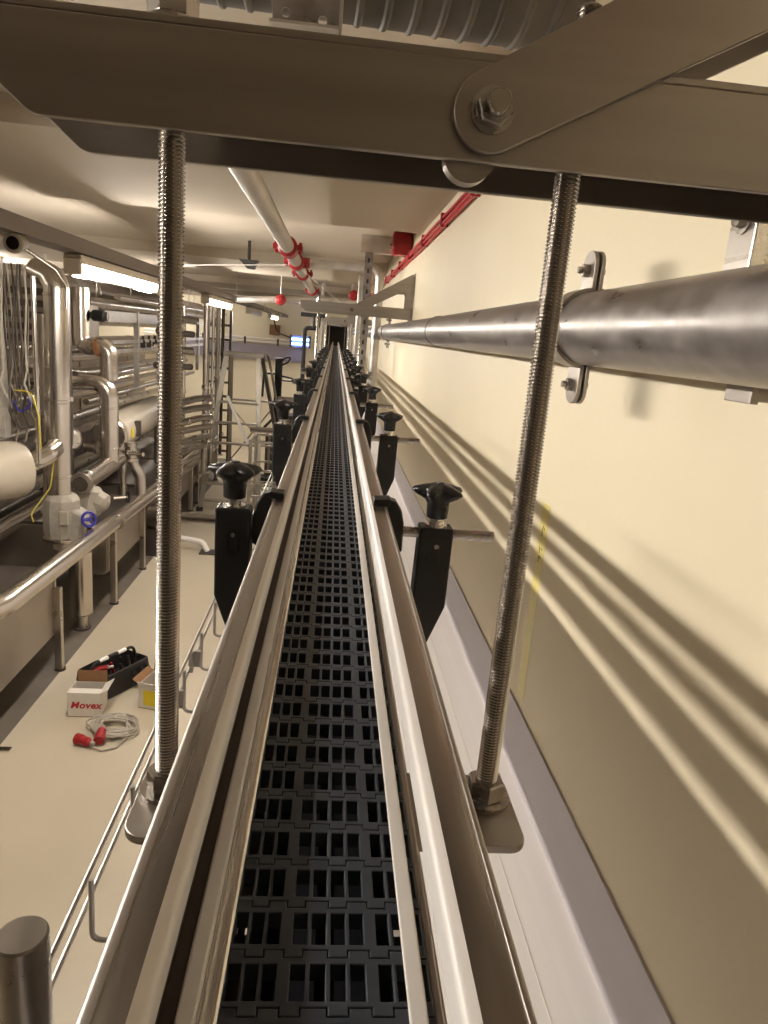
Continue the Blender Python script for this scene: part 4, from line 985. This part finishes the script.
# tool bag
t = thing('tool_bag', 'open black tool bag with white topped handle on the floor', 'bag', (-1.47, 5.15, FZ))
R = Matrix.Translation((-1.545, 5.08, FZ)) @ Matrix.Rotation(1.05, 4, 'Z')
l2, w2, hh = .235, .135, .19
outer = MB()
ring = lambda z, l, w: [(l * x, w * y, z) for x, y in ((-1, -.9), (-.9, -1), (-.3, -1.05), (.3, -1.05), (.9, -1), (1, -.9), (1, .9), (.9, 1), (.3, 1.05), (-.3, 1.05), (-.9, 1), (-1, .9))]
outer.rings([ring(.0, l2 * .92, w2 * .92), ring(.03, l2, w2), ring(hh * .6, l2 * 1.03, w2 * 1.05), ring(hh, l2, w2 * .98), ring(hh + .005, l2 * .95, w2 * .92), ring(hh - .06, l2 * .92, w2 * .9), ring(.05, l2 * .9, w2 * .88)])
o = outer.build('bag_shell', 'tool_black', t, 40); o.data.transform(R)
o = MB().tube(fillet([(-l2 * .95, 0, hh - .03), (-l2 * .85, 0, hh + .07), (l2 * .85, 0, hh + .07), (l2 * .95, 0, hh - .03)], .05, 4), .012, 8).build('carry_bar', 'tool_black', t); o.data.transform(R)
for a, c in ((-.14, -.06), (.04, .12)):
    o = MB().cyl((a, 0, hh + .072), (c, 0, hh + .072), .0155, 10).build('bar_grip', 'white_plastic', t); o.data.transform(R)
random.seed(5)
for i in range(9):
    x = -.18 + i * .045; y = random.uniform(-.08, .08)
    m_ = ('red', 'tool_black', 'dark_steel', 'nut', 'tool_black')[i % 5]
    tl = thing('hand_tool', ['red', 'black', 'dark steel', 'bright steel', 'second black', 'second red', 'third black', 'second dark steel', 'second bright steel'][i] + ' hand tool standing in the black tool bag, counted from its near end', 'tool', tuple(R @ Vector((x, y, .05))), 'tools in the black bag')
    o = MB().cyl((x, y, .045), (x + random.uniform(-.03, .03), y + random.uniform(-.02, .02), hh + random.uniform(-.03, .035)), .011, 8).build('tool_handle', m_, tl); o.data.transform(R)
    o = MB().cyl((x, y, .043), (x, y, .06), .016, 8).build('tool_head', 'dark_steel', tl); o.data.transform(R)
t = thing('red_drill', 'red handled tool lying across the front of the black tool bag', 'tool', (-1.6, 4.98, FZ))
o = MB().tube(fillet([(-.19, .03, hh - .012), (-.14, .00, hh + .012), (-.09, -.03, hh + .010)], .03, 3), .022, 10).build('tool_body', 'red', t); o.data.transform(R)
o = MB().cyl((-.10, -.03, hh + .010), (-.05, -.05, hh + .008), .012, 8).build('tool_tip', 'nut', t); o.data.transform(R)
for k in range(3):
    o = MB().tube(fillet([(.05 + .07 * k, -w2 * 1.06, .15), (.08 + .07 * k, -w2 * 1.2, .08), (.05 + .07 * k, -w2 * 1.12, .03)], .02, 3), .016, 8).build('side_pouch', 'tool_black', bpy.data.objects['tool_bag']); o.data.transform(R)
# cable coil with red plugs
t = thing('extension_cable', 'coiled grey extension cable with two red plugs on the floor', 'cable', (-1.36, 4.44, FZ))
random.seed(11)
pts = []
for i in range(190):
    a = i / 18.5 * 2 * PI; f = i / 190
    rx = .125 + .04 * math.sin(i * .31) + .015 * math.sin(i * .13); ry = .105 + .035 * math.sin(i * .23 + 1)
    pts.append((-1.355 + rx * math.cos(a) + .02 * math.sin(i * .07), 4.47 + ry * math.sin(a) + .02 * math.cos(i * .09), FZ + .010 + .03 * abs(math.sin(i * .17)) + .012 * (i / 190)))
pts += [(-1.24, 4.36, FZ + .02), (-1.28, 4.24, FZ + .0085), (-1.36, 4.20, FZ + .0085), (-1.44, 4.235, FZ + .014), (-1.455, 4.245, FZ + .03)]
MB().tube(pts, .0078, 7).build('cable_run', 'cable', t)
for p, q, nm in (((-1.46, 4.25, FZ + .034), (-1.535, 4.28, FZ + .036), 'plug_body'), ((-1.41, 4.36, FZ + .055), (-1.40, 4.27, FZ + .040), 'socket_body')):
    d = Vector(q) - Vector(p)
    o = MB().lathe(p, d, [(-.04, .012), (-.01, .022), (0, .030), (.05, .032), (.055, .036), (.10, .036), (.102, .03)], 16).build(nm, 'red', t)
    MB().lathe(Vector(p) - d.normalized() * .045, d, [(0, .012), (.03, .020), (.045, .022)], 12).build('cable_gland', 'cable', o)
t = thing('floor_scrap', 'small pale scrap of metal on the floor by the near tank leg', 'scrap', (-2.0, 4.1, FZ))
MB().box(-2.02, -1.93, 4.16, 4.20, FZ + .0045, FZ + .012).build('scrap_strip', 'insul', t, 0)
